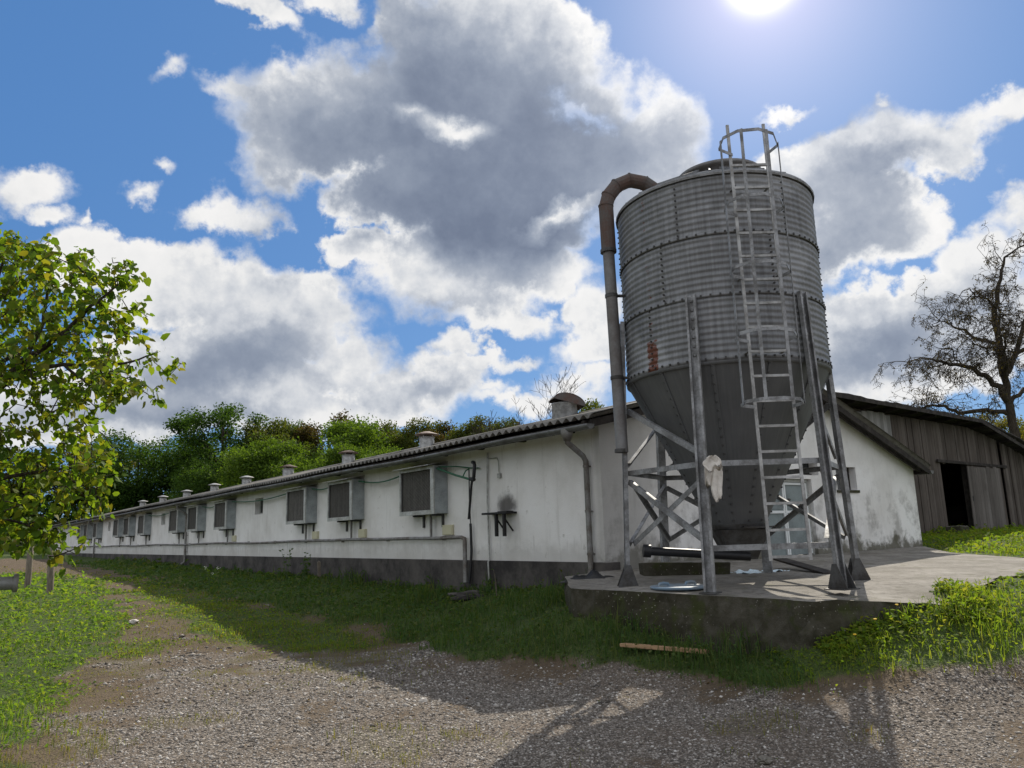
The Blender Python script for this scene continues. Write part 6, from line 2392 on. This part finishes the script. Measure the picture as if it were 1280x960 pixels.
def fallen_leaves():
    rng = np.random.default_rng(55)
    x, y, r = scatter(900, 4.6, 18, -40, 40, rng)
    keep = (VN(x * 0.7, y * 0.7 + 3, 3) + 0.25 * (x < -1) > 0.55) & clear_of_house(x, y) & off_slab(x, y)
    x, y, r = x[keep], y[keep], r[keep]
    n = len(x)
    a = rng.uniform(0, 2 * PI, n)
    D = unit(np.stack([np.cos(a), np.sin(a), rng.normal(0, 0.25, n)], 1))
    V, F, c = lozenges(np.stack([x, y, ground_z(x, y) + 0.012], 1), D, 0.035 * (0.5 + rng.random(n)), rng, 0.36, 0.35)
    o = array_mesh('fallen_leaves', V, F, leaf_mat('dead_leaves', [(0.05, 0.03, 0.018), (0.11, 0.065, 0.03), (0.19, 0.12, 0.05), (0.07, 0.045, 0.03)], 0.2, 0.7, 0.15), attrs={'leaf_rand': c})
    tag(o, 'small brown fallen leaves scattered over the track', 'fallen leaves', kind='stuff')


fallen_leaves()


# single weeds
def weed(x, y, h, n, seed, label, flower=None, material=None, leaf=0.05, stems=4, group=None, name='weed'):
    rng = np.random.default_rng(seed)
    base = Vector((x, y, gz(x, y)))
    root = thing(name, base, label, 'flower' if name == 'flower' else 'weed', group)
    g = MB()
    P, D = [], []
    tips = []
    for k in range(stems):
        d = Vector((rng.normal(0, 0.22), rng.normal(0, 0.22), 1)).normalized()
        q = Vector((rng.normal(0, 0.02), rng.normal(0, 0.02), -0.02))
        pts = [q.copy()]
        hh = h * rng.uniform(0.7, 1.0)
        for i in range(5):
            d = (d + Vector(rng.normal(0, 0.07, 3))).normalized()
            q = q + d * hh / 5
            pts.append(q.copy())
        g.tube(pts, [0.006, 0.005, 0.005, 0.004, 0.003, 0.002], 5, caps=False)
        tips.append(pts[-1])
        for _ in range(n // stems):
            f = rng.uniform(0.15, 1.0) * 5
            i = min(int(f), 4)
            P.append(tuple(pts[i].lerp(pts[i + 1], f - i)))
            a = rng.uniform(0, 2 * PI)
            D.append((math.cos(a), math.sin(a), rng.uniform(-0.4, 0.6)))
    g.build('stem', M['bark_grey'] if flower == 'dry' else G_STEM, root)
    if P:
        V, F, c = lozenges(np.array(P), unit(np.array(D)), leaf * (0.6 + 0.8 * rng.random(len(P))), rng, 0.28)
        array_mesh('foliage', V, F, material or G_VERGE, root, attrs={'leaf_rand': c})
    if flower in ('white', 'yellow'):
        f = MB()
        for t in tips:
            for _ in range(5 if flower == 'white' else 1):
                o = t + Vector(rng.normal(0, 0.02 if flower == 'white' else 0.0, 3))
                f.lathe([(0.0, -0.006), (0.018 if flower == 'yellow' else 0.011, 0.004), (0.012, 0.010), (0.0, 0.009)], 8, c=tuple(o))
        f.build('blossom', mat('white_petals', color=(0.75, 0.74, 0.66)) if flower == 'white' else mat('yellow_petals', color=(0.75, 0.48, 0.03)), root)
    return root


G_STEM = mat('green_stems', color=(0.06, 0.10, 0.03), rough=0.7)
weed(-8.05, 20.7, 0.62, 40, 3, 'pale flowering weed standing alone between the track and the wall', 'white', G_LAWN, 0.07, 5)
weed(-6.15, 20.9, 0.95, 46, 4, 'tall thin dark weed against the plinth, left one of a pair', None, None, 0.075, 3)
weed(-5.55, 20.5, 0.75, 60, 6, 'bushy dark weed against the plinth, right one of a pair', None, None, 0.09, 4)
weed(-0.35, 13.2, 0.62, 8, 7, 'dry thin stalk leaning beside the flat dark stone', 'dry', None, 0.05, 2)
for k, (x, y) in enumerate(((3.30, 7.35), (3.62, 7.52), (3.05, 7.15))):
    weed(x, y, 0.24, 6, 20 + k, 'small yellow flower on the sunlit bank beside the broken slab edge', 'yellow', G_LAWN, 0.05, 1, 'yellow flowers on the bank', 'flower')
